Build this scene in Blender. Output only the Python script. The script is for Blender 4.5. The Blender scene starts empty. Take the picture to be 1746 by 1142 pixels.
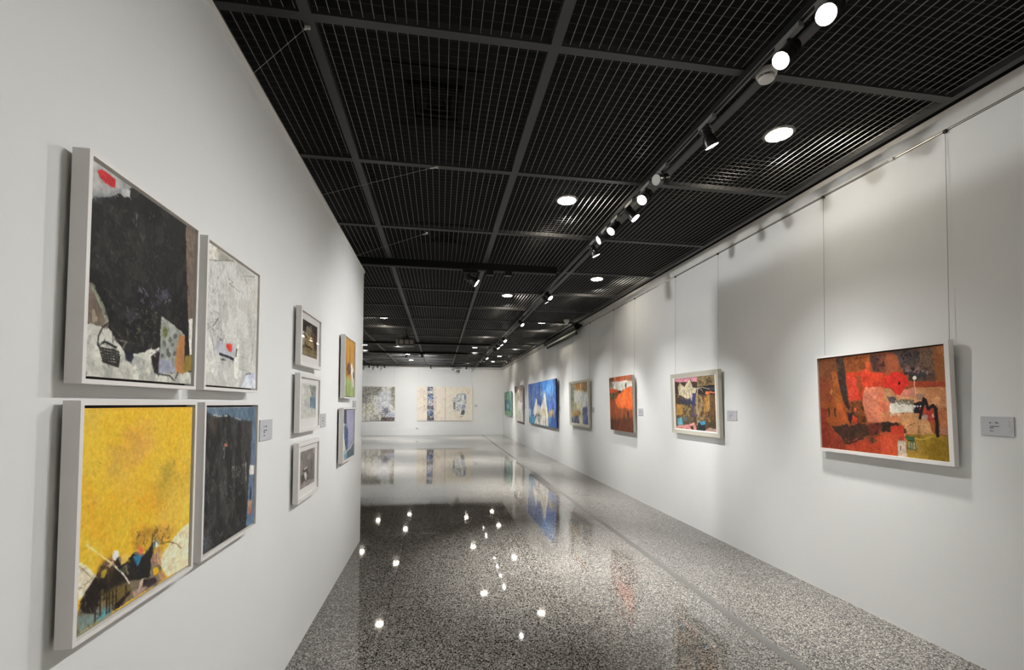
import bpy, math, random
import numpy as np
from mathutils import Vector, Matrix

scene = bpy.context.scene
col = scene.collection
PI = math.pi

# ------------------------------------------------------------------ dimensions (metres)
EYE = 1.5
XR, XL = 3.091, -0.848          # right wall face, partition face
YF, YE, YB = 22.27, 5.23, -2.6  # far wall, partition end, back wall
ZG = 3.31                       # wire grid ceiling
ZS = 3.50                       # black slab over it
ZW, ZP = 3.341, 2.98            # right wall top, partition top
XW = -7.4                       # far-left wall of the neighbouring bay

# ------------------------------------------------------------------ materials
def s2l(c):
    return tuple((v / 12.92 if v <= 0.04045 else ((v + 0.055) / 1.055) ** 2.4) for v in c)

def rgb(r, g, b):
    return s2l((r / 255, g / 255, b / 255)) + (1.0,)

def mat(name, color, rough=0.5, metal=0.0, emit=None, strength=0.0, spec=0.5):
    m = bpy.data.materials.new(name)
    m.use_nodes = True
    b = m.node_tree.nodes['Principled BSDF']
    b.inputs['Base Color'].default_value = color if len(color) == 4 else tuple(color) + (1,)
    b.inputs['Roughness'].default_value = rough
    b.inputs['Metallic'].default_value = metal
    b.inputs['Specular IOR Level'].default_value = spec
    if emit:
        b.inputs['Emission Color'].default_value = tuple(emit) + (1,)
        b.inputs['Emission Strength'].default_value = strength
    return m

def nodes_of(m):
    return m.node_tree.nodes, m.node_tree.links, m.node_tree.nodes['Principled BSDF']

def mat_plaster(name, base, var=0.03, scale=2.0, bump=0.02):
    m = mat(name, base, 0.75, spec=0.25)
    N, L, b = nodes_of(m)
    tc = N.new('ShaderNodeTexCoord')
    n1 = N.new('ShaderNodeTexNoise'); n1.inputs['Scale'].default_value = scale; n1.inputs['Detail'].default_value = 5
    L.new(tc.outputs['Object'], n1.inputs['Vector'])
    r = N.new('ShaderNodeValToRGB')
    lo = tuple(v * (1 - var) for v in base[:3]) + (1,)
    hi = tuple(min(1, v * (1 + var)) for v in base[:3]) + (1,)
    r.color_ramp.elements[0].position = 0.35; r.color_ramp.elements[0].color = lo
    r.color_ramp.elements[1].position = 0.65; r.color_ramp.elements[1].color = hi
    L.new(n1.outputs['Fac'], r.inputs['Fac']); L.new(r.outputs['Color'], b.inputs['Base Color'])
    n2 = N.new('ShaderNodeTexNoise'); n2.inputs['Scale'].default_value = 180; n2.inputs['Detail'].default_value = 2
    L.new(tc.outputs['Object'], n2.inputs['Vector'])
    bp = N.new('ShaderNodeBump'); bp.inputs['Strength'].default_value = bump; bp.inputs['Distance'].default_value = 0.002
    L.new(n2.outputs['Fac'], bp.inputs['Height']); L.new(bp.outputs['Normal'], b.inputs['Normal'])
    return m

def mat_granite():
    m = mat('polished_granite', (0.1, 0.1, 0.1, 1), 0.035, spec=0.5)
    N, L, b = nodes_of(m)
    tc = N.new('ShaderNodeTexCoord')
    v = N.new('ShaderNodeTexVoronoi'); v.inputs['Scale'].default_value = 165; v.inputs['Randomness'].default_value = 1
    L.new(tc.outputs['Object'], v.inputs['Vector'])
    r = N.new('ShaderNodeValToRGB'); r.color_ramp.interpolation = 'CONSTANT'
    e = r.color_ramp.elements
    e[0].position = 0; e[0].color = (0.012, 0.011, 0.010, 1)
    e[1].position = 0.24; e[1].color = (0.085, 0.080, 0.074, 1)
    for p, c in ((0.42, (0.20, 0.192, 0.178, 1)), (0.72, (0.38, 0.362, 0.335, 1)), (0.92, (0.19, 0.165, 0.145, 1))):
        x = e.new(p); x.color = c
    sp = N.new('ShaderNodeSeparateColor')
    L.new(v.outputs['Color'], sp.inputs['Color']); L.new(sp.outputs['Red'], r.inputs['Fac'])
    # broad tonal drift between slabs
    n = N.new('ShaderNodeTexNoise'); n.inputs['Scale'].default_value = 1.3; n.inputs['Detail'].default_value = 4
    L.new(tc.outputs['Object'], n.inputs['Vector'])
    mr = N.new('ShaderNodeMapRange'); mr.inputs['To Min'].default_value = 0.85; mr.inputs['To Max'].default_value = 1.15
    L.new(n.outputs['Fac'], mr.inputs['Value'])
    mx = N.new('ShaderNodeMix'); mx.data_type = 'RGBA'; mx.blend_type = 'MULTIPLY'; mx.inputs['Factor'].default_value = 1
    L.new(r.outputs['Color'], mx.inputs[6]); L.new(mr.outputs['Result'], mx.inputs[7])
    # slab joints every 1.2 m
    br = N.new('ShaderNodeTexBrick')
    br.offset = 0; br.inputs['Scale'].default_value = 1
    br.inputs['Brick Width'].default_value = 1.2; br.inputs['Row Height'].default_value = 1.2
    br.inputs['Mortar Size'].default_value = 0.0022; br.inputs['Mortar Smooth'].default_value = 0
    br.inputs['Color1'].default_value = br.inputs['Color2'].default_value = (1, 1, 1, 1)
    br.inputs['Mortar'].default_value = (0.35, 0.33, 0.31, 1)
    mp = N.new('ShaderNodeMapping'); mp.inputs['Location'].default_value = (0.36, 1.13, 0)
    L.new(tc.outputs['Object'], mp.inputs['Vector']); L.new(mp.outputs['Vector'], br.inputs['Vector'])
    m2 = N.new('ShaderNodeMix'); m2.data_type = 'RGBA'; m2.blend_type = 'MULTIPLY'; m2.inputs['Factor'].default_value = 1
    L.new(mx.outputs[2], m2.inputs[6]); L.new(br.outputs['Color'], m2.inputs[7])
    L.new(m2.outputs[2], b.inputs['Base Color'])
    b.inputs['IOR'].default_value = 1.62
    # polish a little uneven
    n3 = N.new('ShaderNodeTexNoise'); n3.inputs['Scale'].default_value = 9; n3.inputs['Detail'].default_value = 1
    L.new(tc.outputs['Object'], n3.inputs['Vector'])
    mr3 = N.new('ShaderNodeMapRange'); mr3.inputs['To Min'].default_value = 0.02; mr3.inputs['To Max'].default_value = 0.055
    L.new(n3.outputs['Fac'], mr3.inputs['Value']); L.new(mr3.outputs['Result'], b.inputs['Roughness'])
    return m

def mat_paint():
    m = mat('oil_paint', (0.5, 0.5, 0.5, 1), 0.55, spec=0.16)
    N, L, b = nodes_of(m)
    a = N.new('ShaderNodeAttribute'); a.attribute_name = 'paint'
    tc = N.new('ShaderNodeTexCoord')
    n = N.new('ShaderNodeTexNoise'); n.inputs['Scale'].default_value = 90; n.inputs['Detail'].default_value = 4; n.inputs['Roughness'].default_value = 0.6
    L.new(tc.outputs['Object'], n.inputs['Vector'])
    mr = N.new('ShaderNodeMapRange'); mr.inputs['From Min'].default_value = 0.3; mr.inputs['From Max'].default_value = 0.7
    mr.inputs['To Min'].default_value = 0.86; mr.inputs['To Max'].default_value = 1.12
    L.new(n.outputs['Fac'], mr.inputs['Value'])
    mx = N.new('ShaderNodeMix'); mx.data_type = 'RGBA'; mx.blend_type = 'MULTIPLY'; mx.inputs['Factor'].default_value = 1
    L.new(a.outputs['Color'], mx.inputs[6]); L.new(mr.outputs['Result'], mx.inputs[7]); L.new(mx.outputs[2], b.inputs['Base Color'])
    bp = N.new('ShaderNodeBump'); bp.inputs['Strength'].default_value = 0.35; bp.inputs['Distance'].default_value = 0.002
    L.new(n.outputs['Fac'], bp.inputs['Height']); L.new(bp.outputs['Normal'], b.inputs['Normal'])
    return m

def mat_glass():
    m = bpy.data.materials.new('picture_glass'); m.use_nodes = True
    N, L = m.node_tree.nodes, m.node_tree.links
    N.clear()
    o = N.new('ShaderNodeOutputMaterial'); t = N.new('ShaderNodeBsdfTransparent'); g = N.new('ShaderNodeBsdfGlossy')
    g.inputs['Roughness'].default_value = 0.02
    lw = N.new('ShaderNodeLayerWeight'); lw.inputs['Blend'].default_value = 0.5
    pw = N.new('ShaderNodeMath'); pw.operation = 'POWER'; pw.inputs[1].default_value = 5.0
    fr = N.new('ShaderNodeMath'); fr.operation = 'MULTIPLY_ADD'; fr.inputs[1].default_value = 0.4; fr.inputs[2].default_value = 0.02
    L.new(lw.outputs['Facing'], pw.inputs[0]); L.new(pw.outputs[0], fr.inputs[0])
    mx = N.new('ShaderNodeMixShader')
    L.new(fr.outputs[0], mx.inputs[0]); L.new(t.outputs[0], mx.inputs[1]); L.new(g.outputs[0], mx.inputs[2])
    L.new(mx.outputs[0], o.inputs['Surface'])
    return m

M = {
    'wall': mat_plaster('white_wall_paint', (0.782, 0.788, 0.783, 1), 0.012, 1.5),
    'strip': mat_plaster('patched_white_plaster', (0.74, 0.73, 0.70, 1), 0.06, 5.0),
    'cap': mat_plaster('partition_cap_white', (0.86, 0.85, 0.82, 1), 0.01, 2.0),
    'floor': mat_granite(),
    'steel': mat('floor_strip_metal', (0.14, 0.137, 0.13, 1), 0.55, 0.1),
    'black': mat('ceiling_black', (0.0045, 0.0045, 0.005, 1), 0.85, spec=0.2),
    'wire': mat('grid_wire_grey', (0.27, 0.265, 0.255, 1), 0.33, 0.35),
    'wire2': mat('grid_cross_wire_black', (0.035, 0.034, 0.033, 1), 0.3, 0.5),
    'bar': mat('grid_bar_charcoal', (0.038, 0.038, 0.039, 1), 0.5),
    'track': mat('track_black', (0.006, 0.006, 0.006, 1), 0.6, spec=0.2),
    'rail_line': mat('track_conductor_grey', (0.22, 0.22, 0.22, 1), 0.3, 0.6),
    'adapter': mat('adapter_grey', (0.16, 0.16, 0.155, 1), 0.5),
    'head': mat('spotlight_black', (0.012, 0.011, 0.012, 1), 0.3),
    'lens_on': mat('spotlight_lens_lit', (0.9, 0.9, 0.9, 1), 0.3, emit=(1.0, 0.97, 0.92), strength=40),
    'lens_off': mat('spotlight_lens_unlit', (0.55, 0.56, 0.52, 1), 0.25),
    'lens_dim': mat('spotlight_lens_grey', (0.16, 0.16, 0.155, 1), 0.3),
    'down': mat('downlight_diffuser', (0.9, 0.9, 0.9, 1), 0.4, emit=(1.0, 0.90, 0.74), strength=56),
    'down_ring': mat('downlight_ring', (0.30, 0.29, 0.27, 1), 0.3, 0.5),
    'frame_white': mat('white_lacquer_frame', (0.78, 0.76, 0.74, 1), 0.4),
    'frame_grey': mat('stone_grey_frame', (0.54, 0.52, 0.44, 1), 0.45),
    'liner': mat('cream_liner', (0.82, 0.79, 0.74, 1), 0.5),
    'frame_dark': mat('shadow_gap_dark', (0.03, 0.026, 0.024, 1), 0.7),
    'matboard': mat_plaster('mat_board', (0.80, 0.78, 0.765, 1), 0.01, 60),
    'glass': mat_glass(),
    'paint': mat_paint(),
    'hang': mat('hanging_wire_steel', (0.30, 0.29, 0.26, 1), 0.4, 0.6),
    'rail': mat('picture_rail_metal', (0.45, 0.43, 0.38, 1), 0.35, 0.7),
    'rail_gap': mat('picture_rail_groove', (0.03, 0.028, 0.025, 1), 0.8),
    'card': mat('label_card_grey', (0.53, 0.53, 0.57, 1), 0.45),
    'card_side': mat('label_card_edge', (0.30, 0.30, 0.31, 1), 0.5),
    'ink': mat('label_ink', (0.02, 0.02, 0.022, 1), 0.7),
    'ink_pale': mat('label_pale_print', (0.88, 0.88, 0.9, 1), 0.5),
    'plastic': mat('white_plastic', (0.62, 0.61, 0.58, 1), 0.4),
    'slot': mat('dark_slot', (0.03, 0.03, 0.03, 1), 0.6),
    'proj': mat('projector_casing', (0.03, 0.029, 0.027, 1), 0.45),
    'proj_panel': mat('projector_beige_panel', (0.20, 0.185, 0.165, 1), 0.5),
    'screen': mat('projection_cloth', (0.72, 0.70, 0.64, 1), 0.8),
    'diff': mat('air_diffuser_black', (0.004, 0.004, 0.004, 1), 0.9, spec=0.1),
    'diff2': mat('air_diffuser_vane', (0.008, 0.008, 0.008, 1), 0.85, spec=0.1),
    'stay': mat('stay_wire_steel', (0.35, 0.34, 0.32, 1), 0.35, 0.5),
    'red': mat('red_tape', (0.16, 0.03, 0.03, 1), 0.5),
    'frosted': mat('dome_frosted', (0.72, 0.72, 0.70, 1), 0.25),
}

# ------------------------------------------------------------------ mesh builder
class MB:
    def __init__(self):
        self.v = []; self.f = []
    def add(self, vs, fs):
        o = len(self.v); self.v += [tuple(p) for p in vs]; self.f += [tuple(i + o for i in q) for q in fs]; return self
    def box(self, x0, x1, y0, y1, z0, z1):
        vs = [(x, y, z) for z in (z0, z1) for y in (y0, y1) for x in (x0, x1)]
        return self.add(vs, [(0, 2, 3, 1), (4, 5, 7, 6), (0, 1, 5, 4), (2, 6, 7, 3), (0, 4, 6, 2), (1, 3, 7, 5)])
    def ring(self, o, i, y0, y1, yi0=None, yi1=None):
        """picture-frame ring in the XZ plane: o, i = (x0,x1,z0,z1); y0 front, y1 back"""
        yi0 = y0 if yi0 is None else yi0; yi1 = y1 if yi1 is None else yi1
        def q(r, y): return [(r[0], y, r[2]), (r[1], y, r[2]), (r[1], y, r[3]), (r[0], y, r[3])]
        vs = q(o, y0) + q(i, yi0) + q(i, yi1) + q(o, y1)
        fs = []
        for k in range(4):
            n = (k + 1) % 4
            for a, b in ((0, 4), (4, 8), (8, 12), (12, 0)):
                fs.append((a + k, a + n, b + n, b + k))
        return self.add(vs, fs)
    def cyl(self, p, q, r0, r1=None, n=24, caps=True):
        r1 = r0 if r1 is None else r1
        p, q = Vector(p), Vector(q); d = (q - p).normalized()
        a = d.orthogonal().normalized(); b = d.cross(a)
        vs = []
        for c, r in ((p, r0), (q, r1)):
            vs += [c + (a * math.cos(2 * PI * k / n) + b * math.sin(2 * PI * k / n)) * r for k in range(n)]
        fs = [(k, (k + 1) % n, n + (k + 1) % n, n + k) for k in range(n)]
        if caps: fs += [tuple(range(n))[::-1], tuple(range(n, 2 * n))]
        return self.add(vs, fs)
    def lathe(self, p, d, prof, n=32):
        """prof = [(radius, distance along d)...]"""
        p, d = Vector(p), Vector(d).normalized(); a = d.orthogonal().normalized(); b = d.cross(a)
        vs = []; fs = []
        for r, h in prof:
            vs += [p + d * h + (a * math.cos(2 * PI * k / n) + b * math.sin(2 * PI * k / n)) * r for k in range(n)]
        for s in range(len(prof) - 1):
            fs += [(s * n + k, s * n + (k + 1) % n, (s + 1) * n + (k + 1) % n, (s + 1) * n + k) for k in range(n)]
        fs += [tuple(range(n))[::-1], tuple(range((len(prof) - 1) * n, len(prof) * n))]
        return self.add(vs, fs)
    def tube(self, pts, r, n=8):
        for a, b in zip(pts[:-1], pts[1:]): self.cyl(a, b, r, n=n)
        return self
    def build(self, name, m, parent=None, smooth=False):
        me = bpy.data.meshes.new(name)
        me.from_pydata(self.v, [], self.f); me.update()
        import bmesh
        bm = bmesh.new(); bm.from_mesh(me); bmesh.ops.recalc_face_normals(bm, faces=bm.faces); bm.to_mesh(me); bm.free()
        me.materials.append(m)
        if smooth:
            me.polygons.foreach_set('use_smooth', [True] * len(me.polygons))
            try: me.set_sharp_from_angle(angle=math.radians(40))
            except Exception: pass
        o = bpy.data.objects.new(name, me); col.objects.link(o)
        if parent: o.parent = parent
        return o

def tag(o, label=None, cat=None, group=None, kind=None):
    if label: o['label'] = label
    if cat: o['category'] = cat
    if group: o['group'] = group
    if kind: o['kind'] = kind
    return o

def empty(name, loc=(0, 0, 0), rot=(0, 0, 0), label=None, cat=None, group=None):
    o = bpy.data.objects.new(name, None); col.objects.link(o)
    o.location = loc; o.rotation_euler = rot; o.empty_display_size = 0.05
    return tag(o, label, cat, group)

def struct(name, mb, m, label, cat='structure', parent=None):
    o = mb.build(name, m, parent)
    o['kind'] = 'structure'
    if parent is None: tag(o, label, cat)
    return o

# ------------------------------------------------------------------ room shell
struct('floor', MB().box(XW - .2, XR + .2, YB - .2, YF + .2, -0.12, 0), M['floor'], 'polished speckled grey granite gallery floor', 'floor')
struct('wall_right', MB().box(XR, XR + .2, YB - .2, YF + .2, 0, 3.203), M['wall'], 'long white right gallery wall hung with paintings', 'wall')
struct('trim_1', MB().box(XR, XR + .2, YB - .2, YF + .2, 3.217, ZW), M['strip'], 'patched white plaster strip along the top of the right wall', 'trim')
struct('wall_far', MB().box(XW - .2, XR, YF, YF + .2, 0, 3.203), M['wall'], 'white end wall with the cream diptych', 'wall')
struct('trim_2', MB().box(XW - .2, XR, YF, YF + .2, 3.217, ZW), M['strip'], 'white plaster strip along the top of the end wall', 'trim')
p = struct('wall_left', MB().box(XL - .16, XL, YB, YE, 0, ZP - .03), M['wall'], 'tall white free-standing partition on the left', 'wall')
struct('partition_cap', MB().box(XL - .168, XL + .008, YB, YE + .008, ZP - .03, ZP), M['cap'], '', parent=p)
struct('wall_back', MB().box(XW - .2, XR + .2, YB - .2, YB, 0, ZW), M['wall'], 'white wall behind the viewer', 'wall')
struct('wall_outer', MB().box(XW - .2, XW, YB, YF, 0, ZW), M['wall'], 'white outer wall of the bay behind the partition', 'wall')
# black slab and the recess over the wall tops
c = struct('ceiling', MB().box(XW - .3, XR + .3, YB - .3, YF + .3, ZS, ZS + .1), M['black'], 'black open wire grid ceiling', 'ceiling')
struct('ceiling_recess', MB().box(XR + .02, XR + .2, YB - .2, YF + .2, ZW, ZS).box(XW, XR, YF + .02, YF + .2, ZW, ZS), M['black'], '', parent=c)
struct('trim_3', MB().box(2.030, 2.092, YB, YF - .02, 0, 0.0012), M['steel'], 'flat grey metal strip let into the floor beside the right wall', 'trim')

# ceiling wire mesh: wires run lengthwise, thin cross wires lie on top of them
XE = 2.955                      # edge of the grid before the right wall
bars_x = [-6.88, -5.63, -4.38, -3.13, -1.88, -0.628, 0.560, 1.750]
rows = [2.185 + 1.266 * n for n in range(-3, 16)]
cross_track_rows = (3, 9, 11)
lw = MB(); x = XE - 0.05
hw = 0.0012
xs = np.arange(XW + .05, XE - .02, 0.0502)
for x in xs:
    if min(abs(x - b) for b in bars_x) < 0.03: continue
    lw.box(x - hw, x + hw, YB + .05, YF - .06, ZG - .0005, ZG + .0035)
struct('ceiling_wires', lw, M['wire'], '', parent=c)
cw = MB()
for y in np.arange(YB + .06, YF - .08, 0.0503):
    cw.box(XW + .05, XE, y - .0008, y + .0008, ZG + .0035, ZG + .0051)
struct('ceiling_cross_wires', cw, M['wire2'], '', parent=c)
bb = MB()
for x in bars_x: bb.box(x - .026, x + .026, YB + .04, YF - .05, ZG - .012, ZG + .025)
bb.box(XE - .02, XE + .025, YB + .04, YF - .05, ZG - .012, ZG + .025)
struct('ceiling_long_bars', bb, M['bar'], '', parent=c)
bb = MB()
for n, y in enumerate(rows):
    bb.box(XW + .05, XE, y - .024, y + .024, ZG - .0119, ZG + .0249)
bb.box(XW + .05, XE, YF - .07, YF - .03, ZG - .012, ZG + .025)
struct('ceiling_cross_bars', bb, M['bar'], '', parent=c)

# ------------------------------------------------------------------ picture rails
def rail_right():
    r = empty('picture_rail', (XR, 0, 3.203), label='thin metal picture rail running along the top of the right wall', cat='picture rail')
    MB().box(-.008, .0, YB, YF - .01, .002, .008).build('rail_lip', M['rail'], r)
    MB().box(-.004, .02, YB, YF - .01, .008, .0145).build('groove', M['rail_gap'], r)
    for y in (2.65, 6.47, 10.6, 14.2):
        MB().box(-.02, 0, y - .014, y + .014, -.004, .014).build('rail_joint', M['plastic'], r)
rail_right()
r = empty('picture_rail', (0, YF, 3.203), label='thin metal picture rail along the top of the end wall', cat='picture rail')
MB().box(XW, XR - .02, -.014, 0, .002, .008).build('rail_lip', M['rail'], r)
MB().box(XW, XR - .02, -.004, .02, .008, .0145).build('groove', M['rail_gap'], r)

# ------------------------------------------------------------------ painter: builds the colour of a canvas, vertex by vertex
def vnoise(X, Y, seed):
    t = np.random.RandomState(seed).rand(64, 64)
    xi = np.floor(X).astype(int); yi = np.floor(Y).astype(int)
    fx = X - xi; fy = Y - yi
    fx = fx * fx * (3 - 2 * fx); fy = fy * fy * (3 - 2 * fy)
    g = lambda a, b: t[a % 64, b % 64]
    return (g(xi, yi) * (1 - fx) + g(xi + 1, yi) * fx) * (1 - fy) + (g(xi, yi + 1) * (1 - fx) + g(xi + 1, yi + 1) * fx) * fy

def fbm(X, Y, seed, octv=4):
    a = 0; s = 0; k = 1.0
    for o in range(octv):
        a = a + vnoise(X * 2 ** o + 11.3 * o, Y * 2 ** o + 5.1 * o, seed + o) * k; s += k; k *= 0.55
    return a / s

def homography(src):
    dst = [(0, 0), (1, 0), (1, 1), (0, 1)]
    A = []; B = []
    for (x, y), (u, v) in zip(src, dst):
        A.append([x, y, 1, 0, 0, 0, -u * x, -u * y]); B.append(u)
        A.append([0, 0, 0, x, y, 1, -v * x, -v * y]); B.append(v)
    h = np.linalg.solve(np.array(A, float), np.array(B, float))
    return np.append(h, 1).reshape(3, 3)

class Art:
    """A canvas w x h metres. quad = its corners on the drawing board (TL, TR, BR, BL); every point below is given on that board."""
    def __init__(s, w, h, quad, dens, seed, base, off=(0, 0, 1)):
        s.w, s.h = w, h
        s.nx, s.ny = max(8, int(w * dens)), max(8, int(h * dens))
        u, v = np.meshgrid(np.linspace(0, 1, s.nx), np.linspace(0, 1, s.ny))
        s.X, s.Y = u * w, v * h
        s.px = 1.0 / dens
        s.H = homography(quad); s.seed = seed; s.T = off
        s.C = np.ones((s.ny, s.nx, 3)) * np.array(base, float)
    def at(s, ox, oy, k): s.T = (ox, oy, k); return s
    def P(s, pts):
        p = np.array(pts, float).reshape(-1, 2)
        p = np.c_[p[:, 0] / s.T[2] + s.T[0], p[:, 1] / s.T[2] + s.T[1], np.ones(len(p))] @ s.H.T
        return np.c_[p[:, 0] / p[:, 2] * s.w, p[:, 1] / p[:, 2] * s.h]
    def ns(s): s.seed += 7; return s.seed
    def n(s, fx, fy=None, octv=4):
        return fbm(s.X * fx, s.Y * (fy or fx), s.ns(), octv)
    def blend(s, m, c, op=1.0):
        m = np.clip(m * op, 0, 1)[..., None]
        s.C = s.C * (1 - m) + np.array(c, float) * m; return s
    def mask(s, pts, rough=0.0, soft=None, f=30):
        q = s.P(pts); soft = soft or s.px * 0.7
        X, Y = s.X, s.Y
        if rough:
            X = X + (fbm(s.X * f, s.Y * f, s.ns(), 3) - .5) * 2 * rough
            Y = Y + (fbm(s.X * f, s.Y * f, s.ns(), 3) - .5) * 2 * rough
        d = np.full(X.shape, 1e9); ins = np.zeros(X.shape, bool)
        for (x0, y0), (x1, y1) in zip(q, np.roll(q, -1, 0)):
            ex, ey = x1 - x0, y1 - y0; L = ex * ex + ey * ey + 1e-12
            t = np.clip(((X - x0) * ex + (Y - y0) * ey) / L, 0, 1)
            d = np.minimum(d, (X - x0 - t * ex) ** 2 + (Y - y0 - t * ey) ** 2)
            cr = ((y0 > Y) != (y1 > Y)) & (X < (x1 - x0) * (Y - y0) / (y1 - y0 + 1e-12) + x0)
            ins ^= cr
        d = np.sqrt(d) * np.where(ins, 1, -1)
        return np.clip(d / (2 * soft) + .5, 0, 1)
    def poly(s, pts, c, op=1.0, rough=0.004, soft=None, f=30, tex=0.0, tf=60):
        m = s.mask(pts, rough, soft, f)
        if rough and m.max() > 0:
            u = 1 / max(min(rough, .02), .003)
            k = np.clip((fbm(s.X * u * .8, s.Y * u * .8, s.ns(), 3) - .5) * 3.2 + .5, 0, 1)
            m = np.clip(m * 1.35 - (1 - m) * 0 - .35 * k * (m < .995), 0, 1)
            v = (fbm(s.X * u * .22, s.Y * u * .18, s.ns(), 5) - .5) * 2
            cc = np.clip(np.array(c, float)[None, None] * (1 + .24 * v[..., None]), 0, 250)
            mm = np.clip(m * op, 0, 1)[..., None]
            s.C = s.C * (1 - mm) + cc * mm
            return s
        return s.blend(m, c, op)
    def line(s, pts, c, wd=0.004, op=1.0, rough=0.0):
        q = s.P(pts); d = np.full(s.X.shape, 1e9)
        for (x0, y0), (x1, y1) in zip(q[:-1], q[1:]):
            ex, ey = x1 - x0, y1 - y0; L = ex * ex + ey * ey + 1e-12
            t = np.clip(((s.X - x0) * ex + (s.Y - y0) * ey) / L, 0, 1)
            d = np.minimum(d, (s.X - x0 - t * ex) ** 2 + (s.Y - y0 - t * ey) ** 2)
        d = np.sqrt(d)
        if rough: d = d + (s.n(60) - .5) * rough
        g = min(1.0, wd / s.px)
        return s.blend(np.clip((max(wd, s.px) / 2 - d) / s.px + .5, 0, 1) * g, c, op)
    def tex(s, c, f, thr=.55, op=1.0, fy=None, soft=.06, region=None, octv=4):
        m = np.clip((s.n(f, fy, octv) - thr) / soft, 0, 1)
        if region is not None: m = m * region
        return s.blend(m, c, op)
    def stroke(s, p, dx, dy, w, c, op):
        """one short straight stroke, worked out only in its own window"""
        r = w + s.px * 2
        i0 = max(0, int((p[0] - abs(dx) - r) / s.w * (s.nx - 1))); i1 = min(s.nx, int((p[0] + abs(dx) + r) / s.w * (s.nx - 1)) + 2)
        j0 = max(0, int((p[1] - abs(dy) - r) / s.h * (s.ny - 1))); j1 = min(s.ny, int((p[1] + abs(dy) + r) / s.h * (s.ny - 1)) + 2)
        if i1 <= i0 or j1 <= j0: return
        X = s.X[j0:j1, i0:i1] - p[0]; Y = s.Y[j0:j1, i0:i1] - p[1]
        t = np.clip((X * dx + Y * dy) / (dx * dx + dy * dy + 1e-12), -1, 1)
        d = np.sqrt((X - t * dx) ** 2 + (Y - t * dy) ** 2)
        g = min(1.0, w / s.px) * op
        m = (np.clip((max(w, s.px) / 2 - d) / s.px + .5, 0, 1) * g)[..., None]
        s.C[j0:j1, i0:i1] = s.C[j0:j1, i0:i1] * (1 - m) + np.asarray(c, float) * m
    def dabs(s, region, n, ln, wd, c, op=1.0, ang=None, jit=.5):
        """n short strokes inside a board polygon"""
        q = s.P(region); rs = np.random.RandomState(s.ns())
        lo, hi = q.min(0), q.max(0); m = s.mask(region); k = 0
        cs = c if isinstance(c, list) else [c]
        for _ in range(n * 6):
            if k >= n: break
            p = lo + rs.rand(2) * (hi - lo)
            j, i = int(np.clip(p[1] / s.h * (s.ny - 1), 0, s.ny - 1)), int(np.clip(p[0] / s.w * (s.nx - 1), 0, s.nx - 1))
            if m[j, i] < .5: continue
            a = (rs.rand() * PI if ang is None else ang + (rs.rand() - .5) * jit); l = ln * (.4 + rs.rand())
            s.stroke(p, math.cos(a) * l / 2, math.sin(a) * l / 2, wd * (.6 + .8 * rs.rand()), cs[rs.randint(len(cs))], op * (.6 + .4 * rs.rand())); k += 1
        return s
    def brush(s, n, ln, wd, amp=18, drag=.006, op=.8, ang=None, jit=1.0):
        """work the whole surface over: strokes that pick up the colour beside them and drag it along"""
        rs = np.random.RandomState(s.ns())
        R = rs.rand(n, 8)
        for r in R:
            p = (r[0] * s.w, r[1] * s.h)
            i = int(np.clip((p[0] + (r[2] - .5) * 2 * drag) / s.w * (s.nx - 1), 0, s.nx - 1)); j = int(np.clip((p[1] + (r[3] - .5) * 2 * drag) / s.h * (s.ny - 1), 0, s.ny - 1))
            c = s.C[j, i]; v = (r[4] - .5) * 2 * amp
            c = np.clip(c + v * (.5 + c.mean() / 200), 4, 250)
            a = r[5] * PI if ang is None else ang + (r[5] - .5) * jit
            l = ln * (.3 + r[6] * 1.2)
            s.stroke(p, math.cos(a) * l / 2, math.sin(a) * l / 2, wd * (.4 + r[7]), c, op)
        return s
    def grain(s, amp=10, f=70, fy=None):
        s.C = s.C + ((s.n(f, fy) - .5) * 2 * amp)[..., None]; return s

def ellipse(cx, cy, rx, ry, n=20, a=0):
    return [(cx + rx * math.cos(t) * math.cos(a) - ry * math.sin(t) * math.sin(a), cy + rx * math.cos(t) * math.sin(a) + ry * math.sin(t) * math.cos(a))
            for t in [2 * PI * k / n for k in range(n)]]

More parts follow.
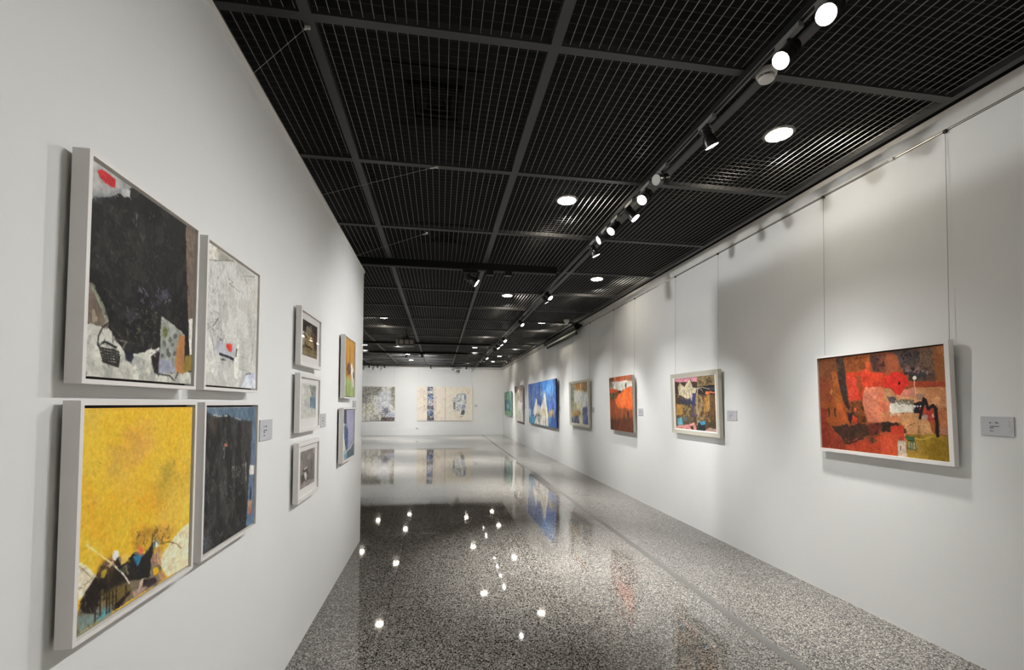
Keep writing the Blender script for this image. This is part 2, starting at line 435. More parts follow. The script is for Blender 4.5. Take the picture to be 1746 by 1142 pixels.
def canvas_obj(art, x0, z0, yf, yb, parent, gain=1.08, side=None, name='canvas'):
    """stretched canvas: front grid at local y=yf facing -Y, edges back to yb"""
    nx, ny = art.nx, art.ny
    X = np.linspace(0, art.w, nx) + x0; Z = np.linspace(art.h, 0, ny) + z0
    gx, gz = np.meshgrid(X, Z)
    V = np.c_[gx.ravel(), np.full(nx * ny, yf), gz.ravel()]
    idx = np.arange(nx * ny).reshape(ny, nx)
    F = np.c_[idx[:-1, :-1].ravel(), idx[1:, :-1].ravel(), idx[1:, 1:].ravel(), idx[:-1, 1:].ravel()]
    c = np.clip(art.C / 255, 0, 1)
    lin = np.where(c <= .04045, c / 12.92, ((c + .055) / 1.055) ** 2.4) * gain
    lin = np.clip(lin, 0.002, .88).reshape(-1, 3)
    # edges
    b = len(V)
    cs = [(x0, z0), (x0 + art.w, z0), (x0 + art.w, z0 + art.h), (x0, z0 + art.h)]
    E = [(px, yy, pz) for yy in (yf, yb) for px, pz in cs]
    V = np.vstack([V, E])
    F = [tuple(f) for f in F.tolist()] + [(b + k, b + (k + 1) % 4, b + 4 + (k + 1) % 4, b + 4 + k) for k in range(4)] + [(b + 4, b + 5, b + 6, b + 7)]
    sc = np.array(s2l(np.array(side if side is not None else (210, 205, 195)) / 255.)) * gain
    colr = np.ones((len(V), 4)); colr[:b, :3] = lin; colr[b:, :3] = sc
    me = bpy.data.meshes.new(name); me.from_pydata(V.tolist(), [], F); me.update()
    at = me.color_attributes.new('paint', 'FLOAT_COLOR', 'POINT'); at.data.foreach_set('color', colr.ravel())
    me.materials.append(M['paint'])
    o = bpy.data.objects.new(name, me); col.objects.link(o); o.parent = parent
    return o

RIGHT, LEFT, FAR = -PI / 2, PI / 2, 0.0

def on_wall(side, a0, a1, z0, name, label, cat, group=None, gap=.014, tilt=0.0):
    """root at the bottom back edge of a picture; local X runs to the viewer's right, -Y out of the wall"""
    m = (a0 + a1) / 2
    loc = {RIGHT: (XR - gap, m, z0), LEFT: (XL + gap, m, z0), FAR: (m, YF - gap, z0)}[side]
    return empty(name, loc, (tilt, 0, side), label, cat, group)

def floater(side, a0, a1, z0, z1, art_f, label, depth=.036, lip=.011, group=None, tilt=0, gain=1.32):
    W, H = a1 - a0, z1 - z0; g = .007
    r = on_wall(side, a0, a1, z0, 'framed_painting', label, 'painting', group, tilt=tilt)
    o = (-W / 2, W / 2, 0, H); i = (-W / 2 + lip, W / 2 - lip, lip, H - lip)
    MB().ring(o, i, -depth, 0).build('frame', M['frame_white'], r)
    MB().box(i[0], i[1], -.008, -.002, i[2], i[3]).build('backing_board', M['frame_dark'], r)
    a = art_f(W - 2 * lip - 2 * g, H - 2 * lip - 2 * g)
    canvas_obj(a, i[0] + g, i[2] + g, -depth + .006, -.008, r, gain)
    return r

# ------------------------------------------------------------------ the artworks
def art_black(w, h):
    A = Art(w, h, [(161, 268.1), (340.1, 394.2), (332.1, 658.7), (145.1, 647.1)], 430, 3, (34, 32, 31))
    A.tex((22, 21, 22), 9, .45, .8).tex((58, 56, 52), 22, .6, .5)
    A.at(140, 255, 5.712)
    A.poly([(100, 20), (560, 330), (540, 385), (500, 440), (440, 445), (400, 390), (330, 425), (240, 440), (100, 470)], (172, 172, 170), rough=.008)
    A.poly([(120, 430), (250, 430), (400, 385), (320, 440), (200, 465), (110, 480)], (96, 104, 110), .6, .01, .01)
    A.poly([(410, 360), (505, 390), (490, 445), (440, 440)], (196, 196, 194), 1, .004)
    A.poly([(165, 180), (210, 172), (290, 225), (350, 275), (345, 340), (320, 348), (240, 300), (185, 245)], (196, 48, 52), rough=.004)
    A.poly([(200, 200), (300, 270), (330, 320), (240, 275)], (214, 62, 60), .5, .006)
    A.poly([(500, 380), (560, 340), (620, 400), (560, 470), (500, 450)], (46, 44, 42), 1, .006)
    A.poly([(1052, 700), (1180, 800), (1180, 1300), (1058, 1300)], (116, 102, 90), rough=.003)
    A.line([(1052, 760), (1060, 1142)], (150, 140, 126), .004, .8, .004)
    A.line([(560, 600), (555, 740)], (150, 150, 146), .004, .55, .01)
    A.dabs([(280, 500), (900, 600), (900, 1100), (280, 1100)], 70, .010, .003, [(110, 108, 104), (82, 82, 86), (70, 66, 62)], .5)
    A.at(140, 455, 5.439)
    A.poly([(1005, -60), (1110, -60), (1090, 520), (1020, 490)], (112, 98, 86), rough=.003)
    A.poly([(60, 140), (95, 150), (255, 520), (260, 640), (170, 590), (40, 530)], (118, 104, 92), rough=.006)
    A.tex((176, 160, 140), 50, .56, .7, region=A.mask([(90, 330), (230, 440), (250, 560), (100, 540)], .01))
    A.poly([(90, 150), (130, 180), (255, 480), (260, 540), (225, 500), (110, 230)], (150, 160, 138), .75, .005)
    A.poly([(20, 530), (140, 560), (260, 600), (330, 720), (410, 800), (420, 900), (500, 880), (490, 835), (560, 815), (650, 800), (745, 770), (690, 860), (700, 1010), (1060, 990), (1060, 1130), (20, 1080)], (198, 198, 188), rough=.008)
    A.tex((150, 152, 150), 40, .56, .6, region=A.mask([(30, 540), (420, 820), (1060, 1000), (1060, 1120), (20, 1060)]))
    A.tex((222, 218, 200), 25, .55, .6, region=A.mask([(500, 830), (690, 800), (690, 1000), (500, 1010), (430, 930)]))
    A.poly([(660, 830), (745, 780), (735, 1010), (695, 1010)], (40, 36, 36), 1, .004)
    A.poly([(765, 465), (955, 610), (985, 640), (980, 1000), (740, 1005), (755, 700)], (152, 156, 148), rough=.004)
    A.poly([(740, 880), (850, 890), (900, 1000), (740, 1005)], (158, 162, 182), .9, .006)
    A.poly([(928, 625), (985, 630), (980, 1000), (890, 1000), (900, 820)], (172, 112, 62), .85, .01)
    A.poly([(985, 850), (1045, 840), (1045, 1000), (960, 1000)], (156, 132, 62), .9, .01)
    A.poly(ellipse(798, 620, 24, 55), (112, 116, 62), .9, .004)
    for (x, y) in ((790, 720), (820, 790), (780, 840), (830, 830), (870, 740), (900, 660), (880, 820), (850, 690)):
        A.poly(ellipse(x, y, 16, 28), (84, 88, 84), .75, .008)
    A.poly([(1022, 490), (1060, 485), (1050, 830), (1030, 830)], (222, 218, 208), 1, .003)
    bask = (38, 36, 34)
    A.line([(150, 750), (160, 660), (200, 580), (260, 535), (310, 545)], bask, .004)
    A.line([(290, 560), (300, 720)], (70, 66, 60), .003); A.line([(310, 590), (400, 700)], (60, 58, 56), .004)
    A.line([(300, 690), (430, 715), (390, 780)], (120, 116, 108), .004)
    A.line([(160, 750), (220, 715), (330, 770)], bask, .006)
    for k in range(6):
        y = 770 + k * 26; x0 = 165 + k * 8
        A.line([(x0, y), (x0 + 60, y + 18), (x0 + 130, y + 22), (x0 + 190 - k * 9, y + 45)], bask, .0045, .9)
    for k in range(7): A.line([(170 + k * 30, 765 + k * 6), (200 + k * 24, 890 + k * 9)], bask, .0035, .75)
    A.line([(360, 860), (350, 950), (200, 900)], bask, .007)
    A.line([(720, 1015), (840, 1030), (890, 1080), (920, 1000)], (60, 56, 54), .005)
    A.line([(650, 850), (740, 775)], (230, 226, 216), .006)
    A.poly([(410, 800), (490, 830), (480, 910), (430, 890)], (34, 36, 50), 1, .006)
    A.dabs([(540, 180), (840, 220), (860, 320), (680, 390), (560, 310)], 46, .012, .004, [(120, 118, 136), (90, 88, 120), (150, 150, 130), (60, 56, 92)], .7)
    A.poly([(760, 205), (830, 215), (840, 320), (770, 300)], (86, 84, 104), .45, .01)
    A.poly(ellipse(465, 455, 50, 60), (78, 78, 96), .5, .015, .01)
    A.dabs([(420, 400), (720, 380), (720, 760), (440, 760)], 90, .009, .003, [(140, 134, 96), (98, 96, 108), (116, 110, 86), (78, 76, 70)], .6)
    A.dabs([(100, 20), (980, 20), (980, 500), (300, 500)], 80, .010, .0025, [(96, 94, 96), (72, 70, 74)], .5)
    A.dabs([(40, 560), (400, 850), (1000, 1010), (1000, 1090), (40, 1050)], 50, .012, .0025, [(120, 118, 110), (160, 158, 150)], .6)
    A.brush(2600, .009, .0024, 13, .003, .65)
    A.at(140, 255, 5.712)
    A.poly([(165, 180), (210, 172), (290, 225), (350, 275), (345, 340), (320, 348), (240, 300), (185, 245)], (190, 46, 50), .85, .0015)
    A.dabs([(190, 190), (330, 280), (320, 330), (210, 250)], 14, .014, .003, [(216, 70, 66), (170, 40, 44)], .6, .6, .6)
    A.poly([(410, 360), (505, 390), (490, 445), (440, 440)], (190, 190, 188), .8, .003)
    A.at(140, 455, 5.439)
    for k in range(6):
        y = 770 + k * 26; x0 = 165 + k * 8
        A.line([(x0, y), (x0 + 60, y + 18), (x0 + 130, y + 22), (x0 + 190 - k * 9, y + 45)], (38, 36, 34), .004, .8)
    A.line([(150, 750), (160, 660), (200, 580), (260, 535), (310, 545)], (44, 42, 40), .0035)
    A.dabs([(40, -500), (1000, -200), (1000, 560), (300, 760)], 260, .008, .0022, [(20, 20, 21), (66, 64, 62), (92, 92, 92), (28, 26, 30)], .6)
    return A.grain(6, 90)

def art_white(w, h):
    A = Art(w, h, [(356.6, 407.3), (444.5, 469.2), (441.8, 666.7), (350.4, 662.4)], 430, 31, (182, 182, 177))
    A.tex((198, 198, 194), 12, .5, .7).tex((160, 160, 156), 20, .58, .5, fy=9).tex((186, 178, 166), 8, .58, .5)
    A.at(340, 395, 8.155)
    A.poly([(130, 90), (250, 180), (275, 355), (130, 365)], (202, 198, 188), 1, .003)
    A.poly([(255, 180), (500, 375), (275, 360)], (150, 150, 138), .9, .004)
    A.line([(155, 360), (300, 372), (440, 375), (500, 385)], (88, 86, 82), .004, .8, .004)
    for l in ([(430, 625), (490, 680)], [(490, 690), (440, 705), (520, 765), (595, 830)], [(640, 600), (720, 600), (800, 615)], [(650, 620), (700, 700)], [(190, 830), (240, 780)]):
        A.line(l, (96, 94, 92), .003, .7)
    A.dabs([(150, 380), (380, 420), (420, 1140), (120, 1140)], 90, .014, .0022, [(110, 110, 116), (132, 130, 128), (90, 90, 98)], .6, 1.2, 2)
    A.dabs([(420, 560), (840, 640), (840, 1140), (420, 1140)], 70, .020, .0018, [(150, 148, 142), (134, 132, 128)], .6, 1.5, 1)
    A.at(340, 530, 8.155)
    A.dabs([(110, 0), (300, 0), (360, 250), (300, 420), (120, 260)], 80, .016, .002, [(86, 86, 96), (112, 112, 116)], .6)
    A.line([(200, 220), (280, 100)], (76, 76, 82), .004, .7, .004); A.line([(160, 280), (195, 400), (225, 640)], (96, 96, 94), .0035, .8)
    A.poly([(120, 330), (190, 430), (225, 640), (220, 900), (95, 900)], (206, 206, 200), .9, .006)
    A.poly([(250, 400), (420, 470), (540, 480), (550, 640), (300, 640), (230, 560)], (158, 158, 172), .7, .01, .012)
    A.poly([(405, 465), (490, 480), (480, 580), (435, 575), (400, 515)], (206, 62, 44), 1, .003)
    A.poly([(300, 600), (420, 640), (515, 680), (510, 720), (400, 670), (300, 645)], (34, 34, 46), 1, .003)
    A.poly([(310, 690), (370, 690), (405, 712), (340, 715)], (30, 30, 38), 1, .003)
    A.poly([(545, 545), (560, 545), (555, 665), (540, 660)], (44, 44, 62), 1, .002)
    A.poly([(565, 460), (588, 480), (575, 980), (520, 965), (520, 670), (555, 660)], (226, 222, 206), 1, .002)
    A.line([(790, 470), (765, 830)], (90, 92, 96), .004, .7, .006)
    A.line([(590, 840), (700, 850), (770, 900)], (140, 140, 140), .003, .7)
    A.line([(760, 895), (690, 910), (665, 985)], (96, 100, 108), .007, .8, .006)
    A.poly([(620, 1090), (680, 930), (775, 900), (835, 900), (835, 1120), (620, 1100)], (190, 196, 214), .9, .005)
    A.poly([(580, 840), (640, 850), (630, 960), (580, 970)], (200, 202, 200), .8, .004)
    A.dabs([(280, 330), (400, 340), (400, 430), (290, 420)], 16, .008, .003, (70, 68, 70), .7, .3, .6)
    A.dabs([(230, 600), (520, 700), (500, 800), (230, 760)], 24, .010, .0025, (120, 120, 122), .7)
    A.line([(520, 220), (525, 330)], (120, 116, 110), .003, .6); A.line([(590, 650), (720, 690)], (140, 138, 132), .0025, .7)
    A.dabs([(590, 0), (830, 0), (820, 420), (600, 640)], 60, .026, .0016, [(152, 150, 140), (138, 136, 128), (196, 194, 188)], .6, 1.5, .8)
    A.dabs([(150, 0), (830, 0), (800, 800), (250, 900)], 40, .012, .004, [(206, 204, 198), (170, 160, 146)], .4)
    A.brush(2400, .010, .0022, 16, .003, .55, 1.4, 1.6)
    A.dabs([(120, -900), (830, -600), (830, 1000), (100, 900)], 240, .008, .0018, [(140, 138, 136), (222, 220, 214), (112, 112, 118), (196, 190, 178)], .6)
    return A.grain(6, 80)

def art_yellow(w, h):
    A = Art(w, h, [(142.7, 688.7), (332.9, 688.7), (327.5, 963.7), (130.5, 1089.2)], 430, 61, (216, 176, 56))
    A.tex((208, 168, 70), 5, .5, .7, soft=.2).tex((222, 170, 46), 4, .52, .8, soft=.15).tex((206, 174, 58), 7, .55, .7, soft=.15)
    A.at(120, 680, 5.19)
    A.poly([(120, 60), (330, 60), (240, 240), (130, 230)], (206, 178, 82), .55, .02, .02)
    A.poly([(520, 230), (740, 180), (740, 380), (640, 480), (540, 400)], (208, 156, 78), .7, .03, .03)
    A.poly([(370, 380), (700, 420), (560, 560), (360, 640), (330, 520)], (202, 160, 80), .6, .03, .03)
    A.poly([(820, 560), (950, 560), (930, 680), (860, 740), (800, 720)], (166, 142, 58), .7, .03, .02)
    A.poly([(760, 700), (1100, 560), (1090, 1142), (820, 1142)], (200, 166, 68), .7, .04, .04)
    A.poly([(100, 780), (760, 760), (800, 1000), (700, 1142), (90, 1142)], (226, 162, 42), .6, .05, .05)
    A.poly([(180, 830), (250, 810), (230, 920), (180, 900)], (190, 148, 66), .6, .02, .02)
    A.dabs([(140, 80), (1080, 80), (1080, 1100), (110, 1100)], 40, .008, .003, [(156, 116, 40), (170, 130, 52), (240, 190, 90)], .5)
    A.dabs([(940, 320), (1000, 340), (1000, 560), (940, 560)], 12, .010, .003, (140, 118, 50), .6)
    A.line([(130, 62), (1090, 52)], (190, 150, 60), .004, .6)
    A.at(120, 870, 4.964)
    A.poly([(780, 0), (850, 0), (850, 240), (790, 260)], (226, 168, 74), .6, .02, .02)
    A.poly([(560, 120), (900, 120), (860, 260), (800, 320), (560, 300)], (176, 134, 56), .75, .03, .02)
    A.poly([(1060, 80), (980, 140), (870, 270), (785, 420), (800, 480), (850, 570), (1060, 470)], (222, 208, 172), 1, .003)
    A.poly([(940, 420), (1060, 330), (1060, 480), (930, 530)], (208, 194, 156), .6, .02, .02)
    A.line([(780, 280), (860, 262), (930, 280), (970, 320)], (80, 66, 44), .003, .8)
    A.poly([(60, 440), (130, 470), (235, 555), (160, 660), (70, 780)], (216, 206, 180), 1, .004)
    A.line([(80, 470), (180, 560)], (120, 100, 70), .003, .7); A.line([(80, 670), (200, 575)], (120, 104, 80), .003, .7)
    A.poly([(80, 790), (160, 660), (290, 450), (430, 380), (500, 420), (560, 350), (650, 360), (720, 280), (735, 420), (790, 480), (840, 570), (700, 680), (540, 760), (400, 860), (60, 1090)], (116, 104, 86), 1, .01)
    A.poly([(60, 900), (200, 890), (340, 830), (330, 900), (60, 1080)], (118, 140, 136), .9, .012, .012)
    A.poly([(260, 870), (360, 820), (350, 880), (270, 940)], (86, 148, 160), .9, .012, .01)
    A.poly([(80, 790), (150, 670), (280, 480), (420, 400), (440, 480), (500, 560), (660, 500), (700, 560), (600, 590), (500, 620), (380, 690), (270, 720), (260, 800), (200, 890), (100, 870)], (38, 33, 29), 1, .008)
    A.poly([(500, 400), (560, 350), (650, 380), (700, 310), (735, 260), (720, 420), (690, 570), (560, 570), (500, 520)], (34, 32, 32), .95, .008)
    A.poly([(270, 690), (520, 620), (540, 680), (400, 800), (290, 830)], (104, 88, 48), .9, .012, .008)
    for x, y0, y1 in ((220, 860, 955), (265, 720, 900), (322, 690, 880), (345, 690, 870), (375, 680, 840), (405, 680, 800), (490, 640, 720), (300, 640, 760)):
        A.line([(x, y0), (x, y1)], (36, 28, 22), .005, .95)
    A.poly([(390, 800), (530, 680), (520, 720), (440, 820), (380, 860)], (34, 28, 28), 1, .006)
    A.poly([(540, 700), (640, 640), (700, 620), (600, 720), (550, 750)], (176, 146, 138), .9, .01)
    A.poly([(610, 600), (640, 580), (630, 640), (600, 700)], (186, 164, 150), .9, .005)
    A.poly([(640, 600), (720, 570), (780, 590), (700, 650), (640, 660)], (46, 38, 42), .9, .01)
    A.poly([(280, 420), (420, 400), (360, 560), (240, 600)], (92, 66, 42), .6, .02, .01)
    A.poly([(275, 520), (310, 490), (325, 510), (300, 570), (275, 570)], (156, 140, 48), .95, .004)
    A.poly([(365, 370), (385, 340), (420, 345), (430, 380), (400, 420), (370, 415)], (238, 234, 222), 1, .005)
    A.poly([(335, 470), (370, 420), (385, 440), (345, 490)], (178, 152, 124), 1, .003)
    A.poly([(445, 380), (520, 350), (500, 420), (450, 440)], (226, 176, 84), .9, .008)
    A.poly([(440, 500), (500, 470), (500, 540), (440, 550)], (66, 78, 52), .8, .01)
    A.poly([(545, 400), (640, 380), (600, 480), (560, 430)], (56, 124, 158), .95, .008)
    A.poly([(600, 310), (630, 300), (635, 345), (612, 360)], (226, 92, 78), 1, .004)
    A.poly([(735, 220), (775, 260), (750, 310), (725, 300)], (80, 112, 128), .9, .006)
    A.poly([(750, 262), (765, 280), (755, 308), (742, 305)], (226, 224, 214), 1, .003)
    A.poly([(720, 380), (790, 330), (790, 470), (730, 490), (710, 450)], (176, 140, 122), .85, .012)
    A.poly([(760, 520), (800, 490), (845, 570), (790, 600)], (184, 140, 104), .9, .01)
    A.poly([(725, 500), (765, 480), (775, 520), (750, 558), (730, 545)], (240, 172, 32), 1, .005)
    A.line([(145, 288), (260, 370), (375, 455)], (238, 204, 150), .004, .95)
    A.line([(375, 455), (470, 545), (520, 620)], (226, 220, 204), .0045, .9)
    A.line([(500, 440), (430, 490)], (30, 26, 24), .006); A.line([(720, 200), (715, 300)], (40, 34, 30), .006)
    A.dabs([(560, 180), (860, 100), (860, 250), (640, 320), (540, 320)], 46, .010, .003, [(70, 52, 30), (104, 80, 36), (56, 44, 34)], .8)
    A.dabs([(700, 330), (790, 300), (780, 450), (710, 460)], 20, .012, .003, [(60, 46, 46), (120, 96, 92)], .7, 1.5, .8)
    A.dabs([(80, 800), (500, 640), (700, 640), (400, 860), (80, 1060)], 40, .012, .003, [(80, 72, 58), (50, 42, 34), (140, 130, 100)], .5, 1.5, 1)
    A.brush(2600, .014, .0034, 12, .004, .5, .6, 2.2)
    return A.grain(6, 60)

def art_dark(w, h):
    A = Art(w, h, [(351, 687.8), (441.2, 689.3), (438, 890.3), (346.9, 949.1)], 430, 91, (58, 57, 56), (340, 680, 4.08))
    A.tex((40, 39, 39), 8, .45, .9, fy=3).tex((78, 77, 74), 26, .6, .5, fy=10)
    A.poly([(40, 20), (430, 20), (430, 150), (385, 140), (290, 125), (210, 95), (130, 95), (40, 66)], (88, 106, 122), 1, .005)
    A.poly([(388, 130), (430, 130), (430, 470), (372, 480)], (90, 106, 124), 1, .004)
    A.poly([(40, 30), (430, 30), (430, 42), (40, 44)], (120, 126, 132), .6, .003)
    A.line([(95, 88), (150, 100), (205, 98)], (190, 192, 192), .005, .8, .006); A.line([(265, 115), (300, 128)], (180, 182, 184), .006, .8, .006)
    A.poly([(80, 90), (135, 105), (110, 250), (80, 230)], (86, 72, 60), .5, .02, .012)
    A.poly([(368, 460), (405, 450), (402, 520), (368, 525)], (204, 202, 198), 1, .003)
    A.poly([(366, 525), (402, 522), (400, 870), (345, 890), (358, 700)], (92, 112, 136), 1, .004)
    A.poly([(378, 590), (386, 640), (380, 710), (370, 690)], (40, 44, 58), 1, .003)
    A.poly([(358, 720), (392, 700), (385, 770), (360, 790)], (164, 126, 96), .85, .012)
    A.poly([(365, 770), (380, 760), (380, 800), (365, 800)], (190, 96, 70), .9, .006)
    A.poly(ellipse(194, 304, 13, 14), (186, 118, 92), 1, .006)
    A.dabs([(160, 260), (230, 270), (240, 340), (160, 340)], 26, .012, .003, [(120, 118, 112), (92, 90, 88)], .7, 1.5, .8)
    A.line([(192, 180), (192, 280)], (110, 108, 104), .003, .7, .004); A.line([(184, 320), (183, 400)], (150, 148, 142), .004, .8, .006)
    A.line([(343, 430), (345, 555)], (176, 178, 176), .006, .8, .008)
    A.dabs([(240, 460), (340, 440), (330, 540), (240, 540)], 50, .010, .003, [(150, 150, 146), (124, 124, 122)], .7)
    A.dabs([(150, 560), (320, 560), (320, 700), (150, 690)], 24, .014, .003, [(130, 130, 126), (100, 100, 98)], .7, .6, 1)
    A.dabs([(40, 430), (110, 430), (110, 900), (40, 1000)], 70, .014, .005, [(86, 90, 86), (70, 76, 76), (96, 98, 92)], .6, 1.5, 1)
    A.dabs([(30, 980), (200, 900), (340, 800), (340, 880), (30, 1090)], 70, .012, .004, [(96, 98, 96), (74, 80, 84), (112, 112, 108)], .6)
    A.dabs([(30, 970), (90, 950), (90, 1040), (30, 1080)], 20, .014, .006, [(88, 100, 108)], .6)
    A.brush(2400, .014, .0028, 12, .005, .75, 1.5, 1.2)
    A.dabs([(40, 140), (370, 150), (350, 860), (40, 1050)], 240, .009, .0022, [(34, 34, 34), (92, 90, 88), (74, 72, 70), (110, 110, 106)], .6, 1.5, 1.0)
    return A.grain(6, 80, 40)

def art_red(w, h):
    A = Art(w, h, [(1392.9, 612.3), (1612.5, 586), (1626.6, 789.2), (1402.8, 763.5)], 430, 121, (150, 84, 46))
    A.tex((120, 62, 40), 7, .5, .7).tex((164, 94, 50), 12, .56, .6)
    A.at(1385, 575, 9.514)
    A.poly([(60, 340), (360, 330), (400, 600), (300, 700), (100, 700)], (118, 74, 50), .7, .02, .02)
    A.poly([(90, 640), (300, 700), (300, 1142), (110, 1142)], (136, 66, 46), .7, .02, .02)
    A.poly([(300, 560), (400, 560), (470, 1000), (520, 1142), (380, 1142)], (166, 92, 44), .9, .012)
    A.poly([(490, 310), (930, 270), (930, 560), (540, 640)], (158, 88, 44), .9, .012)
    A.tex((120, 62, 36), 40, .58, .7, region=A.mask([(490, 310), (930, 270), (930, 500), (540, 560)]))
    A.poly([(530, 560), (760, 560), (840, 500), (960, 540), (1050, 560), (1160, 560), (1330, 600), (1330, 830), (900, 810), (840, 860), (800, 1010), (590, 1040), (560, 840)], (212, 70, 44), 1, .008)
    A.poly([(560, 620), (700, 650), (720, 1000), (600, 1020)], (222, 76, 58), .8, .012)
    A.poly([(860, 380), (940, 380), (920, 560), (850, 560)], (214, 88, 52), .9, .01)
    A.poly([(700, 620), (780, 600), (820, 840), (760, 920), (710, 760)], (140, 78, 44), .75, .012, .008)
    A.poly([(360, 330), (490, 315), (520, 600), (560, 860), (600, 1142), (540, 1142), (440, 850), (390, 560)], (62, 50, 46), 1, .006)
    A.tex((104, 84, 66), 50, .58, .6, region=A.mask([(360, 330), (490, 320), (520, 560), (390, 560)]))
    A.poly([(920, 260), (1332, 190), (1332, 600), (1160, 560), (980, 560), (940, 440)], (112, 66, 52), .95, .01)
    A.poly([(930, 290), (1040, 280), (1020, 560), (970, 540)], (70, 60, 60), .7, .015, .01)
    A.tex((66, 36, 36), 42, .58, .8, region=A.mask([(1020, 270), (1332, 230), (1332, 560), (1020, 560)]))
    A.poly([(1230, 300), (1332, 290), (1332, 480), (1240, 480)], (172, 96, 66), .6, .02, .01)
    A.poly([(860, 800), (1160, 800), (1180, 1142), (880, 1142), (810, 1060), (830, 900)], (214, 128, 100), 1, .008)
    A.poly([(1060, 810), (1170, 810), (1170, 1142), (1090, 1142)], (218, 122, 84), .8, .01)
    A.poly([(1175, 820), (1215, 830), (1210, 960), (1180, 950)], (112, 50, 46), .9, .006)
    A.poly(ellipse(298, 885, 24, 46), (186, 124, 62), .9, .006)
    A.dabs([(100, 380), (400, 350), (440, 1100), (140, 1100)], 90, .014, .005, [(78, 52, 36), (110, 60, 38), (176, 102, 56)], .6)
    A.at(1515, 575, 9.515)
    A.poly([(-60, 240), (140, 230), (180, 420), (120, 560), (60, 640), (-60, 620)], (170, 92, 60), .9, .015)
    A.poly([(0, 215), (600, 160), (780, 150), (780, 700), (440, 700), (250, 560), (170, 420), (150, 270)], (84, 72, 70), 1, .012)
    A.poly([(470, 170), (720, 140), (780, 560), (600, 560), (480, 420)], (128, 98, 76), .85, .02, .015)
    A.poly([(720, 130), (930, 105), (985, 810), (800, 810), (760, 560)], (170, 112, 66), 1, .012)
    A.tex((150, 92, 52), 20, .55, .7, fy=8, region=A.mask([(720, 130), (930, 105), (985, 810), (800, 810)]))
    A.poly([(260, 430), (520, 470), (520, 600), (420, 610), (260, 560)], (142, 106, 104), .8, .015, .01)
    rs = random.Random(5)
    for k in range(34):
        x, y = rs.uniform(210, 540), rs.uniform(190, 600)
        A.poly(ellipse(x, y, rs.uniform(8, 24), rs.uniform(10, 26), 8), (40, 32, 36), .9, .005)
    for k in range(16):
        A.poly(ellipse(rs.uniform(560, 760), rs.uniform(180, 560), rs.uniform(5, 13), rs.uniform(6, 16), 8), (64, 48, 40), .8, .005)
    A.line([(390, 590), (500, 480)], (170, 150, 136), .006, .8, .005)
    A.poly([(350, 560), (620, 590), (610, 680), (470, 700), (340, 690)], (56, 54, 58), .9, .01)
    A.poly([(470, 640), (600, 640), (600, 740), (470, 745)], (112, 84, 66), .7, .012, .008)
    A.poly([(600, 590), (800, 600), (800, 700), (620, 760)], (118, 72, 54), .6, .02, .01)
    A.dabs([(520, 520), (700, 540), (690, 590), (520, 590)], 12, .010, .004, [(206, 196, 180), (170, 160, 150)], .8, .3, .6)
    A.poly([(270, 700), (980, 720), (985, 800), (640, 810), (270, 800)], (172, 70, 46), .85, .012)
    A.poly([(-60, 640), (110, 545), (240, 575), (320, 670), (330, 760), (250, 850), (200, 950), (120, 930), (60, 810), (-60, 800)], (220, 56, 44), 1, .006)
    A.poly([(60, 680), (130, 590), (180, 640), (160, 700)], (232, 78, 60), .6, .012)
    A.poly(ellipse(183, 738, 22, 30), (70, 20, 22), 1, .006)
    A.poly([(-80, 820), (60, 830), (130, 940), (250, 860), (460, 800), (985, 805), (1010, 1142), (-80, 1142)], (206, 148, 104), 1, .008)
    A.poly([(240, 830), (450, 830), (450, 940), (200, 960), (130, 930)], (214, 134, 116), .9, .01)
    A.tex((186, 118, 76), 24, .54, .6, region=A.mask([(460, 800), (985, 805), (1010, 1142), (620, 1142)]))
    A.poly([(470, 910), (620, 930), (600, 1010), (470, 1000)], (168, 130, 116), .8, .01)
    A.poly([(120, 200), (120, 201), (121, 200)], (0, 0, 0), 0)
    A.poly(ellipse(435, 650, 31, 31, 16), (232, 222, 200), 1, .003)
    A.line([(432, 690), (430, 760), (448, 840), (455, 930)], (224, 170, 146), .0055, .9)
    A.at(1385, 685, 10.379)
    A.poly([(130, 0), (560, 0), (640, 190), (660, 400), (300, 430), (160, 280)], (156, 82, 40), .8, .02, .015)
    A.poly([(140, 100), (260, 120), (260, 340), (340, 460), (560, 700), (620, 780), (700, 860), (190, 820)], (140, 56, 40), .95, .012)
    A.poly([(420, 30), (520, 20), (640, 360), (480, 360)], (184, 92, 44), .9, .01)
    A.poly([(560, 0), (620, 0), (665, 60), (660, 150), (620, 110)], (50, 34, 36), 1, .004)
    A.poly([(610, 190), (720, 200), (720, 300), (680, 420), (650, 330)], (46, 34, 42), 1, .005)
    for x in (290, 405): A.poly([(x - 20, 120), (x + 25, 120), (x + 25, 270), (x - 10, 270)], (66, 44, 32), .8, .01)
    A.poly([(680, 0), (1040, 0), (1000, 100), (960, 380), (700, 380), (720, 200), (670, 150)], (116, 66, 36), .9, .012)
    A.tex((60, 38, 26), 55, .54, .8, region=A.mask([(700, 0), (1040, 0), (960, 360), (720, 380)]))
    A.poly([(730, 100), (790, 110), (790, 180), (730, 160)], (208, 92, 58), .9, .006)
    A.poly([(720, 230), (800, 300), (790, 390), (720, 370)], (206, 66, 44), .95, .006)
    A.poly([(890, 0), (1460, 0), (1460, 360), (990, 360), (930, 200)], (216, 130, 100), .95, .008)
    A.poly([(990, 190), (1460, 200), (1460, 360), (1010, 360)], (210, 124, 92), .9, .01)
    A.poly([(1190, 0), (1330, 0), (1320, 180), (1210, 180)], (218, 108, 76), .8, .012)
    A.poly([(340, 440), (620, 400), (660, 450), (820, 370), (1000, 400), (1440, 350), (1453, 480), (1300, 560), (1200, 470), (1180, 580), (1000, 600), (900, 680), (600, 760), (560, 690)], (62, 44, 36), 1, .012)
